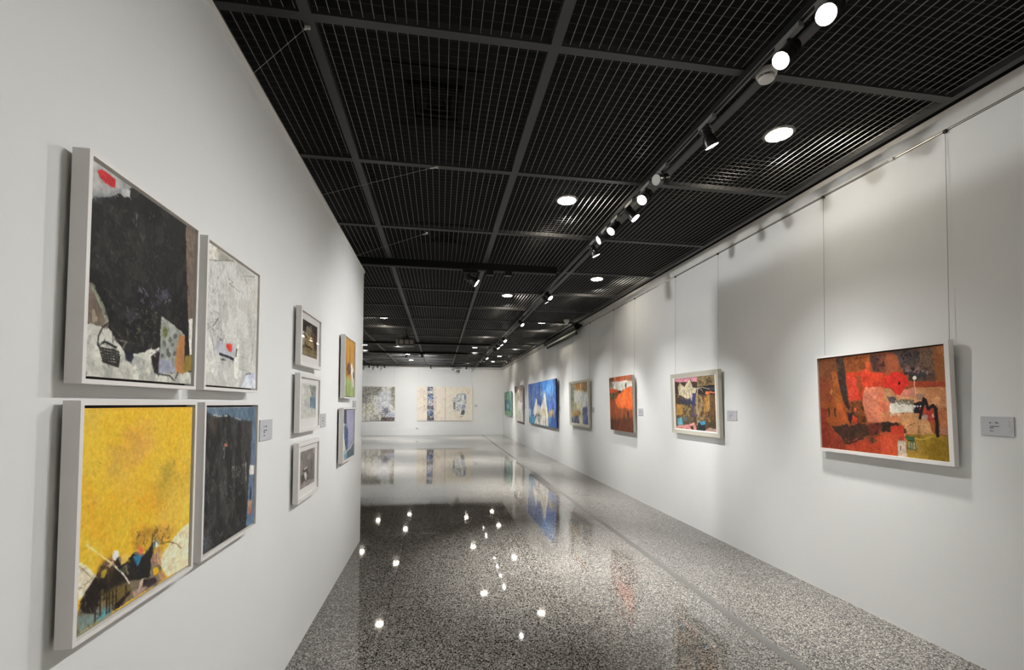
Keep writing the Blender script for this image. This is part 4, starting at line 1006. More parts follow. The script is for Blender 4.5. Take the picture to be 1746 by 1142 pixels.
def art_blueink(w, h):
    A = Art(w, h, [(258, 302), (470, 345), (440, 858), (235, 885)], 330, 421, (184, 184, 178))
    A.tex((164, 166, 160), 30, .55, .7)
    A.poly([(370, 330), (470, 345), (460, 560), (400, 540)], (110, 114, 114), .8, .02, .01)
    A.dabs([(370, 330), (470, 345), (460, 540), (390, 520)], 30, .018, .004, [(70, 74, 74), (150, 152, 148)], .8)
    A.poly([(375, 540), (455, 530), (445, 725), (365, 700)], (76, 104, 132), 1, .008)
    A.dabs([(375, 540), (455, 540), (445, 720), (370, 700)], 20, .016, .005, [(50, 70, 96), (120, 144, 164)], .8, 1.5, .6)
    A.poly([(300, 590), (365, 580), (350, 700), (280, 720)], (140, 142, 142), .8, .02, .01)
    A.poly([(262, 310), (300, 320), (290, 480), (258, 500)], (206, 206, 200), .8, .01)
    A.dabs([(235, 680), (430, 720), (430, 860), (240, 870)], 40, .024, .0025, [(84, 80, 74), (110, 108, 100), (220, 218, 212)], .8, 1.2, 1.5)
    A.dabs([(260, 320), (380, 340), (370, 560), (260, 560)], 24, .016, .0025, [(120, 120, 112), (214, 212, 206)], .7)
    A.brush(700, .012, .003, 16, .005, .6, 1.5, 1.4)
    return A.grain(6, 120)

def art_grey(w, h):
    A = Art(w, h, [(245, 270), (452, 195), (430, 715), (215, 858)], 330, 451, (124, 114, 112))
    A.tex((104, 96, 94), 20, .5, .8).tex((146, 136, 134), 30, .57, .7)
    A.poly([(330, 380), (450, 320), (440, 690), (330, 690)], (92, 86, 84), .85, .012)
    A.poly([(395, 400), (410, 390), (405, 560), (395, 560)], (50, 46, 46), .9, .004)
    A.poly([(260, 560), (330, 490), (350, 560), (345, 690), (300, 680), (290, 590)], (64, 58, 58), .95, .008)
    A.poly([(285, 530), (335, 480), (340, 500), (300, 545)], (186, 178, 172), 1, .004)
    A.poly([(290, 580), (315, 560), (330, 620), (315, 690), (300, 680)], (206, 200, 194), 1, .004)
    A.poly([(245, 620), (290, 600), (300, 700), (240, 770)], (56, 50, 50), .95, .008)
    A.poly([(240, 770), (430, 680), (430, 715), (215, 858)], (140, 132, 126), .9, .01)
    A.dabs([(250, 290), (450, 220), (430, 700), (240, 800)], 40, .016, .003, [(160, 150, 148), (74, 68, 68)], .6, 1.5, 1.5)
    A.brush(700, .012, .003, 18, .005, .6, 1.5, 1.4)
    return A.grain(6, 120)

def art_ochre(w, h):
    A = Art(w, h, [(103, 68), (175, 115), (160, 560), (80, 555)], 300, 481, (188, 140, 70))
    A.tex((206, 152, 78), 6, .5, .7, fy=2).tex((164, 120, 62), 9, .57, .7, fy=3)
    A.poly([(80, 385), (130, 390), (165, 400), (162, 565), (78, 560)], (156, 176, 112), 1, .02, .012)
    A.tex((180, 196, 140), 10, .54, .7, fy=5, region=A.mask([(80, 400), (165, 410), (162, 565), (78, 560)]))
    A.poly([(105, 300), (125, 260), (140, 310), (135, 380), (110, 370)], (96, 70, 52), .8, .02, .01)
    A.dabs([(100, 250), (140, 260), (140, 390), (100, 380)], 30, .024, .007, [(44, 34, 30), (120, 84, 56), (200, 170, 150)], .85)
    A.poly([(140, 290), (150, 270), (162, 330), (162, 480), (150, 470), (140, 380)], (226, 222, 210), 1, .01)
    A.poly([(122, 370), (145, 370), (140, 430), (125, 420)], (200, 150, 96), .9, .01)
    A.poly([(155, 350), (163, 350), (162, 400), (156, 400)], (30, 30, 40), 1, .006)
    A.brush(1200, .020, .005, 20, .010, .65, 1.5, 1.2)
    return A.grain(7, 40)

def art_lilac(w, h):
    A = Art(w, h, [(80, 648), (172, 645), (160, 1030), (65, 1085)], 300, 511, (166, 164, 190))
    A.tex((152, 150, 178), 6, .52, .7)
    A.poly([(75, 640), (108, 640), (105, 760), (75, 770)], (74, 78, 90), 1, .008)
    A.poly([(65, 760), (90, 760), (82, 900), (100, 1050), (65, 1090)], (214, 208, 190), 1, .01)
    A.poly([(80, 770), (105, 780), (120, 830), (110, 960), (100, 1010), (85, 900)], (66, 92, 132), .95, .015)
    A.poly([(74, 790), (86, 790), (84, 860), (74, 850)], (196, 166, 96), .9, .01)
    A.dabs([(78, 740), (115, 770), (110, 960), (80, 940)], 30, .024, .008, [(40, 48, 70), (190, 190, 180), (96, 130, 168)], .85)
    A.poly([(80, 1010), (105, 985), (105, 1055), (82, 1060)], (96, 150, 172), .95, .01)
    A.poly([(104, 1000), (140, 960), (165, 915), (170, 1030), (104, 1060)], (98, 110, 118), 1, .008)
    A.line([(82, 1020), (130, 975), (165, 915)], (224, 224, 220), .012, .9)
    A.line([(128, 655), (132, 690)], (90, 90, 110), .006, .7)
    A.brush(1000, .018, .005, 14, .008, .65, 1.5, 1.4)
    return A.grain(5, 40)

# ------------------------------------------------------------------ pictures on the left partition
floater(LEFT, 1.165, 1.651, 1.543, 2.083, art_black, 'white-framed black abstract painting with a red dab in its top left corner', gain=1.12, group='quartet of canvases on the partition')
floater(LEFT, 1.704, 2.178, 1.545, 2.081, art_white, 'white-framed pale grey abstract painting with a small red spot above a black bar', group='quartet of canvases on the partition')
floater(LEFT, 1.165, 1.664, .954, 1.504, art_yellow, 'white-framed bright yellow abstract painting with black and cream shapes at the bottom', gain=1.34, group='quartet of canvases on the partition')
floater(LEFT, 1.715, 2.190, .957, 1.502, art_dark, 'white-framed charcoal abstract painting with slate blue along its top and side', group='quartet of canvases on the partition')
floater(LEFT, 4.03, 4.505, 1.544, 2.089, art_ochre, 'white-framed ochre and green abstract painting near the partition end', depth=.038, lip=.012, gain=.98, group='pair of canvases at the partition end')
floater(LEFT, 4.00, 4.53, .997, 1.461, art_lilac, 'white-framed lilac and blue abstract painting near the partition end', depth=.038, lip=.012, gain=.98, group='pair of canvases at the partition end')

def matted(a0, a1, z0, z1, print_rect, art_f, label):
    W, H = a1 - a0, z1 - z0; fw = .022; d = .030
    r = on_wall(LEFT, a0, a1, z0, 'framed_print', label, 'framed picture', 'column of three small matted pictures')
    o = (-W / 2, W / 2, 0, H); i = (-W / 2 + fw, W / 2 - fw, fw, H - fw)
    MB().ring(o, i, -d, 0).build('frame', M['frame_white'], r)
    px0, px1, pz0, pz1 = print_rect
    MB().ring(i, (px0, px1, pz0, pz1), -d + .011, -.004, -d + .012, -.004).build('mat_board', M['matboard'], r)
    a = art_f(px1 - px0, pz1 - pz0)
    canvas_obj(a, px0, pz0, -d + .0135, -.004, r, 1.4, name='print')
    MB().box(i[0], i[1], -d + .006, -d + .008, i[2], i[3]).build('glass', M['glass'], r)
    return r
matted(2.81, 3.28, 1.725, 2.074, (-.165, .165, .068, .284), art_brown, 'small white-framed matted picture of dark brown shapes, topmost of its column')
matted(2.81, 3.28, 1.327, 1.678, (-.160, .160, .080, .289), art_blueink, 'small white-framed matted picture with a blue patch, middle of its column')
matted(2.81, 3.28, .914, 1.266, (-.160, .160, .068, .294), art_grey, 'small white-framed matted grey monochrome picture, lowest of its column')

# ------------------------------------------------------------------ pictures on the right wall
TILT = math.radians(1.7)
def red_painting():
    a0, a1, z0, z1 = 2.283, 3.262, 1.137, 1.902
    W, H = a1 - a0, z1 - z0; d = .036
    r = on_wall(RIGHT, a0, a1, z0, 'framed_painting', 'large red and orange abstract painting in a white frame on the right wall', 'painting', 'paintings along the right wall', gap=.012, tilt=TILT)
    o = (-W / 2, W / 2, 0, H); i = (-W / 2 + .012, W / 2 - .026, .024, H - .022)
    MB().ring(o, i, -d, 0).build('frame', M['frame_white'], r)
    MB().box(i[0], i[1], -.012, -.004, i[2], i[3]).build('backing_board', M['frame_dark'], r)
    canvas_obj(art_red(i[1] - i[0] - .004, i[3] - i[2] - .008), i[0] + .002, i[2] + .001, -d + .012, -.012, r, .90, side=(60, 40, 34))
red_painting()

def liner_painting(a0, a1, z0, z1, inset, art_f, label, fw, frame_m, gain=1.08):
    W, H = a1 - a0, z1 - z0; d = .045; sx, sz = inset
    r = on_wall(RIGHT, a0, a1, z0, 'framed_painting', label, 'painting', 'paintings along the right wall', gap=.012, tilt=TILT)
    o = (-W / 2, W / 2, 0, H); i = (-W / 2 + fw, W / 2 - fw, fw, H - fw); k = (-W / 2 + sx, W / 2 - sx, sz, H - sz)
    MB().ring(o, i, -d, 0, -d + .008, 0).build('frame', frame_m, r)
    MB().ring(i, k, -d + .006, -.004, -d + .014, -.004).build('liner', M['liner'], r)
    canvas_obj(art_f(k[1] - k[0], k[3] - k[2]), k[0], k[2], -d + .020, -.004, r, gain)
liner_painting(4.575, 5.612, 1.138, 1.898, (.082, .060), art_cat, 'brown abstract painting with pink band and pale blue patches, in a stone-grey frame', .048, M['frame_grey'])
liner_painting(8.99, 10.385, 1.022, 2.022, (.085, .052), art_small, 'upright cream, gold and indigo abstract painting in a pale frame', .05, M['frame_grey'], 1.45)

def unframed(side, a0, a1, z0, z1, art_f, label, depth=.045, sidec=None, tilt=TILT, group=None, gain=1.08):
    W, H = a1 - a0, z1 - z0
    r = on_wall(side, a0, a1, z0, 'canvas_art', label, 'painting', group or ('paintings along the right wall' if side == RIGHT else 'paintings on the end wall'), gap=.012, tilt=tilt)
    canvas_obj(art_f(W, H), -W / 2, 0, -depth, -.006, r, gain, side=sidec)
    f = .03
    MB().ring((-W / 2 + .004, W / 2 - .004, .004, H - .004), (-W / 2 + f, W / 2 - f, f, H - f), -.0055, 0).build('stretcher', M['liner'], r)
    return r
unframed(RIGHT, 6.82, 7.80, 1.056, 1.978, art_orange, 'unframed orange, white and brown mountain-like painting on the right wall', sidec=(206, 202, 192), gain=.98)
unframed(RIGHT, 16.495, 18.165, .846, 2.211, art_pale, 'unframed pale cream and grey painting on the far stretch of the right wall', sidec=(190, 184, 172), gain=1.3)
unframed(RIGHT, 19.17, 21.20, .993, 2.057, art_green, 'unframed teal green painting nearest the end wall', sidec=(104, 116, 104), gain=1.15)
b = unframed(RIGHT, 11.58, 15.30, .875, 2.180, art_blue, 'large unframed blue painting with white peaks, made of two joined panels', depth=.05, sidec=(32, 48, 104), gain=1.28)
MB().box(-.165, -.157, -.0515, -.049, 0, 1.305).build('panel_seam', M['slot'], b)
unframed(FAR, -1.06, 1.585, .682, 2.318, art_diptych, 'wide cream two-panel painting with a patterned vertical band on the end wall', depth=.05, sidec=(170, 160, 146), gain=1.2, tilt=math.radians(.6))
unframed(FAR, -4.76, -2.10, .683, 2.304, art_scribble, 'large grey and white scribbled painting on the end wall, partly hidden by the partition', depth=.05, sidec=(120, 112, 104), gain=1.30, tilt=math.radians(.6))

# ------------------------------------------------------------------ hanging wires
def hang(side, a, z, label, off=.016):
    L = 3.206 - z
    loc = (XR, a, 3.206) if side == RIGHT else (a, YF, 3.206)
    r = empty('hanging_wire', loc, (0, 0, side), label, 'hanging wire', 'thin wires hanging from the picture rails')
    lean = .012
    MB().cyl((0, -.010, 0), (0, -.010 - lean, -L), .0013, n=8).build('wire', M['hang'], r)
    MB().box(-.008, .008, -.018, -.002, -.014, .006).build('hook', M['rail_gap'], r)
names = [('left', 'right')]
for nm, pts, z in (('red and orange painting', (3.222, 2.312), 1.89), ('brown painting with the pink band', (5.585, 4.648), 1.885), ('orange, white and brown painting', (7.76, 6.862), 1.968),
                   ('cream, gold and indigo painting', (10.30, 9.06), 2.01), ('pale cream and grey painting', (17.9, 16.75), 2.20), ('teal green painting', (20.8, 19.5), 2.045)):
    hang(RIGHT, pts[0], z, 'thin steel wire holding the left side of the %s' % nm)
    hang(RIGHT, pts[1], z, 'thin steel wire holding the right side of the %s' % nm)
for a, w_ in ((15.1, 'left end'), (13.28, 'middle seam'), (11.72, 'right end')):
    hang(RIGHT, a, 2.168, 'thin steel wire holding the %s of the blue two-panel painting' % w_)
for a, w_ in ((-1.011, 'left end'), (.242, 'middle seam'), (1.534, 'right end')):
    hang(FAR, a, 2.31, 'thin steel wire holding the %s of the wide cream painting' % w_)
for a, w_ in ((-2.144, 'right end'), (-3.381, 'middle seam')):
    hang(FAR, a, 2.295, 'thin steel wire holding the %s of the scribbled grey painting' % w_)

# ------------------------------------------------------------------ wall labels
def wall_label(side, a0, a1, z0, z1, label, seed, ghost=False):
    W, H = a1 - a0, z1 - z0; t = .006
    r = on_wall(side, a0, a1, z0, 'wall_label', label, 'wall label', 'title cards beside the paintings', gap=.0)
    MB().box(-W / 2, W / 2, -t, 0, 0, H).build('card', M['card'], r)
    rs = random.Random(seed); k = MB()
    def glyph(x, z, s):
        for _ in range(3):
            h = rs.uniform(.15, .85)
            k.box(x, x + s * .8, -t - .0004, -t, z + s * h - s * .07, z + s * h + s * .07)
        for _ in range(2):
            h = rs.uniform(.1, .65)
            k.box(x + s * h, x + s * (h + .14), -t - .0004, -t, z, z + s * .9)
    x0 = -W * .22
    s = H * .095
    glyph(x0, H * .63, s); k.box(x0 + s * 1.5, x0 + s * 2.2, -t - .0004, -t, H * .63 + s * .4, H * .63 + s * .5); glyph(x0 + s * 2.7, H * .63, s); glyph(x0 + s * 3.6, H * .63, s * .8)
    for n, zz, ss in ((9, .46, .05), (3, .37, .065), (4, .22, .05)):
        for q in range(n):
            glyph(x0 + q * H * ss * .95, H * zz, H * ss)
    k.build('lettering', M['ink'], r)
    if ghost:
        g = MB(); k = g
        for q in range(5): glyph(W * .32, H * (.75 - q * .14), H * .12)
        g.build('pale_print', M['ink_pale'], r)
wall_label(LEFT, 2.33, 2.49, 1.318, 1.418, 'small grey title card beside the charcoal painting on the partition', 1)
wall_label(LEFT, 3.455, 3.60, 1.326, 1.424, 'small grey title card beside the column of three matted pictures', 2)
wall_label(LEFT, 4.68, 4.84, 1.43, 1.527, 'small grey title card beside the ochre and lilac paintings', 3)
for nm, y0, y1, sd in (('red and orange painting', 2.020, 2.174, 4), ('stone-grey framed painting', 4.36, 4.519, 5), ('orange, white and brown painting', 6.60, 6.76, 6),
                       ('cream, gold and indigo painting', 8.83, 8.99, 7), ('blue two-panel painting', 11.475, 11.63, 8), ('pale cream and grey painting', 16.28, 16.44, 9)):
    wall_label(RIGHT, y0, y1, 1.335, 1.442, 'small grey title card to the right of the %s' % nm, sd, sd == 4)
wall_label(FAR, 1.68, 1.83, 1.362, 1.46, 'small grey title card beside the wide cream painting on the end wall', 10)

# ------------------------------------------------------------------ socket on the end wall, tape on the floor
r = empty('wall_socket', (-1.054, YF, .28), label='white wall socket low on the end wall', cat='socket')
MB().box(-.06, .06, -.010, 0, 0, .075).build('face_plate', M['plastic'], r)
for x in (-.035, .012):
    MB().box(x, x + .023, -.0115, -.0095, .022, .052).build('socket_hole', M['slot'], r)
tag(MB().box(1.832, 1.839, 6.18, 6.86, 0, .0008).build('floor_tape', M['red']), 'short thin red strip of tape on the floor', 'tape')

# ------------------------------------------------------------------ lights
LIGHTS = {'down': 21.0, 'spot': 60.0}
def downlight(x, y, label, power=1.0):
    r = empty('downlight', (x, y, ZS), label=label, cat='downlight', group='round recessed downlights above the grid')
    MB().lathe((0, 0, 0), (0, 0, -1), [(.108, 0), (.108, .004), (.100, .010), (.088, .010), (.086, .004)], 36).build('ring', M['down_ring'], r, True)
    MB().cyl((0, 0, -.0105), (0, 0, -.0125), .086, n=36).build('diffuser', M['down'], r)
    ld = bpy.data.lights.new('downlight_lamp', 'AREA'); ld.shape = 'DISK'; ld.size = .16
    ld.energy = LIGHTS['down'] * power; ld.color = (1.0, .975, .935); ld.spread = math.radians(50)
    o = bpy.data.objects.new('downlight_lamp', ld); col.objects.link(o); o.parent = r; o.location = (0, 0, -.02)
far_word = ['nearest the viewer', 'second from the viewer', 'third from the viewer', 'fourth from the viewer', 'fifth from the viewer', 'sixth from the viewer']
for k, y in enumerate((2.94, 6.87, 10.81, 14.8, 18.75, 21.2)):
    downlight(2.45, y, 'round warm downlight in the row beside the right wall, %s' % far_word[k], .2 if k == 5 else .42)
for k, y in enumerate((4.25, 8.21, 12.15, 16.1, 20.3)):
    downlight(1.21, y, 'round warm downlight in the row left of the light track, %s' % far_word[k])
for k, y in enumerate((10.81, 14.8, 18.75, 21.2)):
    downlight(-1.30, y, 'round warm downlight in the row beyond the partition end, %s' % far_word[k], .3 if k == 3 else 1)
for k, y in enumerate((16.1, 20.3)):
    downlight(-2.55, y, 'round warm downlight in the leftmost row by the partition edge, %s' % ('nearer one' if k == 0 else 'farther one'))
# the same rows carry on unseen behind viewer and partition, included for light
for x, y, w_ in ((2.45, -1.0, 'behind the viewer beside the right wall'), (1.21, .3, 'over the viewer, in the row left of the light track'), (-2.55, 12.15, 'hidden by the partition, first beyond its end'),
                 (-2.55, 8.2, 'hidden by the partition, second row bay'), (-2.55, 4.25, 'behind the partition, near its end'), (-2.55, .3, 'behind the partition, level with the viewer'),
                 (-5.2, 6.87, 'deep in the bay behind the partition, nearest'), (-5.2, 14.8, 'deep in the bay behind the partition, middle'), (-5.2, 20.3, 'deep in the bay behind the partition, by the end wall')):
    downlight(x, y, 'unseen round warm downlight ' + w_)

def track(name, p0, p1, label, wd=.036, ht=.035, top=ZG - .014, lines=True):
    p0, p1 = Vector(p0), Vector(p1); L = (p1 - p0).length
    ang = math.atan2((p1 - p0).y, (p1 - p0).x)
    r = empty(name, (p0.x, p0.y, top - ht), (0, 0, ang), label, 'light track')
    MB().box(0, L, -wd / 2, wd / 2, 0, ht).build('housing', M['track'], r)
    if lines:
        for s in (-1, 1):
            MB().box(0, L, s * wd * .36 - .002, s * wd * .36 + .002, -.0012, .001).build('conductor_edge', M['rail_line'], r)
    return r
TX = 1.620
track('lighting_track_rail', (TX, YB + .1, 0), (TX, 21.6, 0), 'long black lighting track running down the hall beside the right wall')
def drop_track(y, x0, x1, label, ht=.086):
    r = empty('lighting_track_rail', (x0, y, ZG - .014 - ht), (0, 0, 0), label, 'light track')
    MB().box(0, x1 - x0, -.03, .03, 0, ht).build('housing', M['track'], r)
    MB().box(0, x1 - x0, .026, .034, -.004, .002).build('edge_strip', M['rail_line'], r)
    return r
drop_track(5.76, -4.0, 1.50, 'black cross track hung under the ceiling just past the partition end')
drop_track(13.58, -6.0, 1.50, 'black cross track under the ceiling behind the projector', .05)
drop_track(16.1, -6.0, 1.50, 'black cross track under the ceiling, second beyond the projector', .05)
drop_track(21.2, -6.0, 1.50, 'black cross track under the ceiling close to the end wall', .05)
r = track('lighting_track_rail', (-4.5, 2.0, 0), (-4.5, 9.0, 0), 'black lighting track in the bay behind the partition')

def spotlight(x, y, aim, label, on=True, power=1.0, cone=38, blend=1.0, top=ZG - .049, along_y=True, scale=1.0, group='black spotlights on the light tracks', warm=(1.0, .995, .98), soft=None, lens='lens_off'):
    s = scale
    r = empty('track_spotlight', (x, y, top), label=label, cat='spotlight', group=group)
    piv = Vector((0, 0, -.085)) * s
    d = (Vector(aim) - (Vector((x, y, top)) + piv)).normalized()
    if along_y: MB().box(-.014 * s, .014 * s, -.075 * s, .075 * s, -.026 * s, 0).build('adapter', M['adapter'], r)
    else: MB().box(-.075 * s, .075 * s, -.014 * s, .014 * s, -.026 * s, 0).build('adapter', M['track'], r)
    MB().cyl((0, 0, -.024 * s), piv + Vector((0, 0, .012 * s)), .009 * s, n=12).build('stem', M['head'], r, True)
    b = MB(); p0 = piv - d * .045 * s
    b.lathe(p0, d, [(.020 * s, 0), (.030 * s, .004 * s), (.031 * s, .058 * s), (.036 * s, .066 * s), (.0405 * s, .10 * s), (.042 * s, .124 * s), (.0385 * s, .125 * s), (.0385 * s, .121 * s)], 32)
    body = b.build('head', M['head'], r, True)
    fn = MB()
    for k in range(5):
        q = p0 + d * (.006 + .011 * k) * s
        fn.cyl(q, q + d * .0035 * s, .038 * s, n=28)
    f = fn.build('cooling_fin', M['head'], body, True)
    q = p0 + d * .1215 * s
    MB().cyl(q, q + d * .0012 * s, .0385 * s, n=32).build('lens', M['lens_on'] if on else M[lens], r)
    if on:
        ld = bpy.data.lights.new('spotlight_lamp', 'SPOT'); ld.energy = LIGHTS['spot'] * power; ld.color = warm
        ld.spot_size = math.radians(cone); ld.spot_blend = blend; ld.shadow_soft_size = soft or .028 * s
        o = bpy.data.objects.new('spotlight_lamp', ld); col.objects.link(o); o.parent = r
        o.location = p0 + d * .130 * s
        o.rotation_euler = d.to_track_quat('-Z', 'Y').to_euler()
    return r
# the long track, from the viewer down the hall
spots = [
    (1.63, (-.8, .6, .6), .58, 'glaring lit spotlight at the top edge of the photo, first on the track', 100, True),
    (1.87, (-.8, 1.5, .5), .88, 'glaring lit spotlight just beside the white smoke detector', 96, True),
    (2.54, (3.0, 2.7, .3), .22, 'spotlight with ribbed black head turned to the right wall, third on the track', 56, True),
    (3.11, (-.8, 2.0, 2.2), 0, 'unlit spotlight showing a pale round lens, on the track', 40, False),
    (3.38, (-.8, 2.1, .6), 1.0, 'bright spotlight just beyond the unlit one on the track', 90, True),
    (3.70, (3.0, 2.78, 1.0), .95, 'ribbed spotlight aimed at the red and orange painting', 66, True),
    (4.03, (-.8, 3.2, .6), 1.0, 'bright spotlight, nearer of the adjoining pair facing the partition', 84, True),
    (4.30, (-.8, 4.4, 1.85), 1.7, 'bright spotlight, farther of the adjoining pair facing the partition', 60, True),
    (4.66, (3.0, 4.7, .3), 1.9, 'spotlight turned to the right wall just past the adjoining pair', 60, True),
    (6.75, (3.0, 5.2, .8), 1.5, 'spotlight lit as the nearer of two close lenses past the cross track', 62, True),
    (6.98, (3.0, 7.1, .7), 1.1, 'spotlight lit as the farther of two close lenses past the cross track', 70, True),
    (9.13, (3.0, 7.7, .9), 1.2, 'lone lit spotlight beside the projection screen housing', 70, True),
    (11.6, (3.0, 9.8, .9), 1.6, 'lit spotlight, first of the far cluster on the track', 74, True),
    (12.3, (3.0, 11.9, .9), 1.2, 'lit spotlight, second of the far cluster on the track', 84, True),
    (13.0, (3.0, 12.5, .9), 1.2, 'lit spotlight, third of the far cluster on the track', 84, True),
    (13.7, (3.0, 13.8, .9), 1.3, 'lit spotlight, last of the far cluster on the track', 84, True),
    (16.1, (3.0, 14.8, .7), 1.5, 'lit spotlight, nearer of the far pair on the track', 76, True),
    (17.1, (3.0, 17.1, .7), 1.8, 'lit spotlight, farther of the far pair on the track', 76, True),
    (18.8, (3.0, 19.6, .8), 1.9, 'last small lit spotlight at the far end of the track', 80, True),
]
for y, aim, pw, lab, cone, on in spots:
    spotlight(TX, y, aim, lab, on, pw, cone)
# the cross tracks
spotlight(.37, 5.76, (3.0, 5.4, 1.2), 'black spotlight with a white oval lens hanging from the cross track past the partition', True, .35, 40, top=ZG - .104, along_y=False, scale=1.3)
for x, lab in ((.62, 'nearer the white-lensed spotlight'), (.86, 'farther from the white-lensed spotlight')):
    a = empty('track_adapter', (x, 5.76, ZG - .165), label='black empty track adapter on the cross track, %s' % lab, cat='track adapter')
    MB().box(-.045, .045, -.028, .028, 0, .0605).build('casing', M['track'], a)
    MB().box(-.04, .035, -.030, -.024, -.003, .003).build('edge_strip', M['rail_line'], a)
for k, (x, tx) in enumerate(((-3.15, -3.9), (-2.78, -3.0), (-2.48, -2.4), (-.42, -.5), (1.21, .9))):
    spotlight(x, 21.2, (tx, YF, .9), 'small unlit black spotlight on the end-wall cross track, %s of its row' % ('first', 'second', 'third', 'fourth', 'last')[k], False, top=ZG - .066, along_y=False, scale=.8)
for x, tx, lab in ((-1.15, -2.9, 'left'), (-.62, .2, 'right')):
    spotlight(x, 16.1, (tx, YF, 1.2), 'small black spotlight hanging below the farther cross track, %s of the two' % lab, True, 6.5, 76, top=ZG - .066, along_y=False)
spotlight(.6, 21.2, (.1, 0, 1.5), 'big round black spotlight with a grey lens facing the viewer on the end-wall track', False, top=ZG - .066, along_y=False, scale=1.7, lens='lens_dim')
spotlight(-4.5, 5.7, (3.09, 3.6, 3.0), 'black spotlight behind the partition aimed over its top', True, 7.0, 64, top=ZG - .12, scale=1.0, soft=.10)

# ------------------------------------------------------------------ ceiling fittings
r = empty('smoke_detector', (1.722, 2.148, ZG - .012), label='round white smoke detector under the ceiling beside the track', cat='smoke detector')
MB().lathe((0, 0, 0), (0, 0, -1), [(.052, 0), (.054, .012), (.050, .026), (.036, .026)], 36).build('base', M['plastic'], r, True)
MB().lathe((0, 0, -.026), (0, 0, -1), [(.030, 0), (.030, .014)], 24).build('sensor_gap', M['slot'], r)
MB().lathe((0, 0, -.038), (0, 0, -1), [(.040, 0), (.041, .006), (.036, .014), (.02, .017)], 36).build('cover', M['plastic'], r, True)
for k in range(6):
    a = 2 * PI * k / 6
    MB().box(-.003, .003, .030, .037, -.040, -.024).build('rib', M['plastic'], r).rotation_euler = (0, 0, a)

r = empty('dome_camera', (2.651, 9.329, ZG - .012), label='small white dome camera under the ceiling near the right wall', cat='camera')
MB().lathe((0, 0, 0), (0, 0, -1), [(.062, 0), (.062, .03), (.055, .036)], 32).build('base', M['plastic'], r, True)
MB().lathe((0, 0, -.036), (0, 0, -1), [(.052, 0), (.049, .02), (.038, .04), (.02, .052), (.004, .056)], 32).build('dome', M['frosted'], r, True)

def diffuser(x, y, label):
    r = empty('air_diffuser', (x, y, ZS), label=label, cat='air diffuser', group='air diffusers above the grid')
    def sq(h, t, z0, z1): return MB().ring((-h, h, -h, h), (-h + t, h - t, -h + t, h - t), z0, z1)
    def flat(mb): mb.v = [(a, c_, b_) for a, b_, c_ in mb.v]; return mb
    flat(sq(.30, .03, -.012, 0)).build('outer_frame', M['diff2'], r)
    for k, h in enumerate((.17, .125, .08)):
        flat(sq(h, .022, -.05 + .012 * k, -.012 + .008 * k)).build('vane', M['diff2'], r)
    MB().box(-.045, .045, -.045, .045, -.02, -.004).build('core', M['diff'], r)
diffuser(-.045, 2.97, 'square black air diffuser seen through the grid near the partition top')
diffuser(.03, 5.35, 'square black air diffuser seen through the grid, farther from the viewer')

def stay(p0, p1, label):
    r = empty('stay_wire', p0, label=label, cat='stay wire', group='stay wires of the partition')
    d = Vector(p1) - Vector(p0)
    MB().cyl((0, 0, 0), d, .0014, n=8).build('wire', M['stay'], r)
    MB().box(-.012, .012, -.006, .006, -.01, .012).cyl((0, 0, -.004), d * .06, .005, n=8).build('hook', M['plastic'], r)
    MB().cyl(d * .975, d, .006, n=8).build('anchor', M['stay'], r)
stay((-.640, 2.24, ZG - .014), (XL - .01, 2.17, ZP), 'thin stay wire tying the partition top to the ceiling, nearest the viewer')
stay((-.038, 3.44, ZG - .014), (XL - .01, 3.37, ZP), 'thin stay wire tying the partition top to the ceiling, middle of the three')
stay((-.150, 4.82, ZG - .014), (XL - .01, 4.72, ZP), 'thin stay wire tying the partition top to the ceiling, near the partition end')

# projector on its pole
r = empty('projector', (-.85, 11.5, ZG), label='dark ceiling projector with pale panels hanging on a short pole', cat='projector')
MB().cyl((0, 0, .0), (0, 0, -.16), .03, n=20).cyl((0, 0, -.13), (0, 0, -.20), .06, .10, n=20).build('pole', M['proj'], r, True)
MB().box(-.17, .21, -.16, .16, -.385, -.21).build('body', M['proj'], r)
for x0, x1 in ((-.13, -.045), (-.005, .085), (.115, .195)):
    MB().box(x0, x1, -.166, -.158, -.35, -.245).build('grille_panel', M['proj_panel'], r)
MB().add([(-.17, -.155, -.235), (-.17, -.155, -.375), (-.225, -.08, -.365), (-.225, -.08, -.245), (-.17, .155, -.235), (-.17, .155, -.375), (-.225, .08, -.365), (-.225, .08, -.245)],
         [(0, 1, 2, 3), (4, 7, 6, 5), (3, 2, 6, 7), (0, 3, 7, 4), (1, 5, 6, 2), (0, 4, 5, 1)]).build('side_cheek', M['proj_panel'], r)
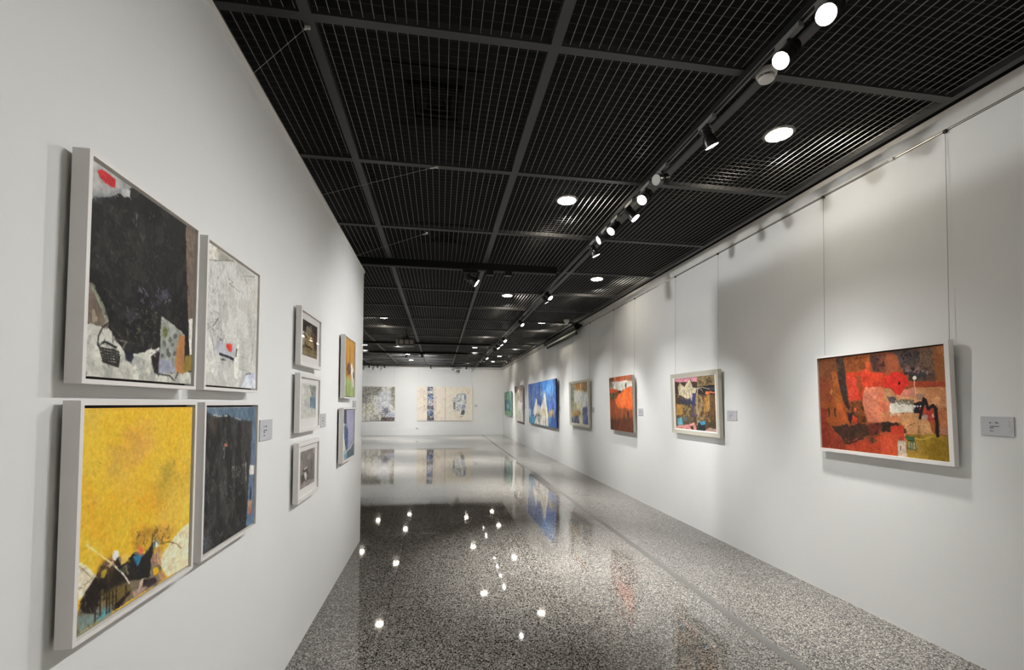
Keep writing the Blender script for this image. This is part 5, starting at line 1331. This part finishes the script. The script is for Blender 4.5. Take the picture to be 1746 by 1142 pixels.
MB().cyl((.02, .16, -.30), (.02, .19, -.30), .045, n=20).build('lens_barrel', M['track'], r, True)

# roll-up projection screen on the right wall
r = empty('projection_screen', (2.975, 11.1, 3.07), label='black roll-up projection screen housing high on the right wall', cat='projection screen')
MB().cyl((0, -1.46, .150), (0, 1.48, .150), .062, n=20).build('housing', M['track'], r, True)
for y in (-1.49, 1.48):
    MB().cyl((0, y, .150), (0, y + .03, .150), .068, n=20).box(-.02, .104, y + .004, y + .026, .155, .19).build('end_cap', M['track'], r, True)
MB().box(-.004, .000, -1.36, 1.32, .03, .10).build('cloth', M['screen'], r)
MB().box(-.020, .018, -1.42, 1.36, -.012, .036).build('bottom_bar', M['track'], r)

# ------------------------------------------------------------------ camera
F, CX, CY, W_, H_ = 775.608, 872.94, 662.74, 1746.0, 1142.0
cd = bpy.data.cameras.new('camera'); cam = bpy.data.objects.new('camera', cd); col.objects.link(cam)
cd.sensor_fit = 'HORIZONTAL'; cd.sensor_width = 36; cd.lens = F / W_ * 36
cd.shift_x = (W_ / 2 - CX) / W_; cd.shift_y = (CY - H_ / 2) / W_
cd.clip_start = .05; cd.clip_end = 100
rv, uv, wv = Vector((.98760001, -.15693096, .00434684)), Vector((-.00957067, -.03254713, .99942438)), Vector((.15669915, .98707313, .03364548))
cam.matrix_world = Matrix(((rv.x, uv.x, -wv.x, 0), (rv.y, uv.y, -wv.y, 0), (rv.z, uv.z, -wv.z, EYE), (0, 0, 0, 1)))
scene.camera = cam

# ------------------------------------------------------------------ world and view
w = bpy.data.worlds.new('world'); scene.world = w; w.use_nodes = True
w.node_tree.nodes['Background'].inputs['Color'].default_value = (0.02, 0.02, 0.022, 1)
w.node_tree.nodes['Background'].inputs['Strength'].default_value = 0.2
vs = scene.view_settings
vs.view_transform = 'Standard'; vs.look = 'None'; vs.gamma = 1.0; vs.use_curve_mapping = False
vs.exposure = 0.68
scene.cycles.max_bounces = 8; scene.cycles.diffuse_bounces = 5; scene.cycles.glossy_bounces = 4; scene.cycles.transparent_max_bounces = 8
scene.cycles.sample_clamp_indirect = 6.0
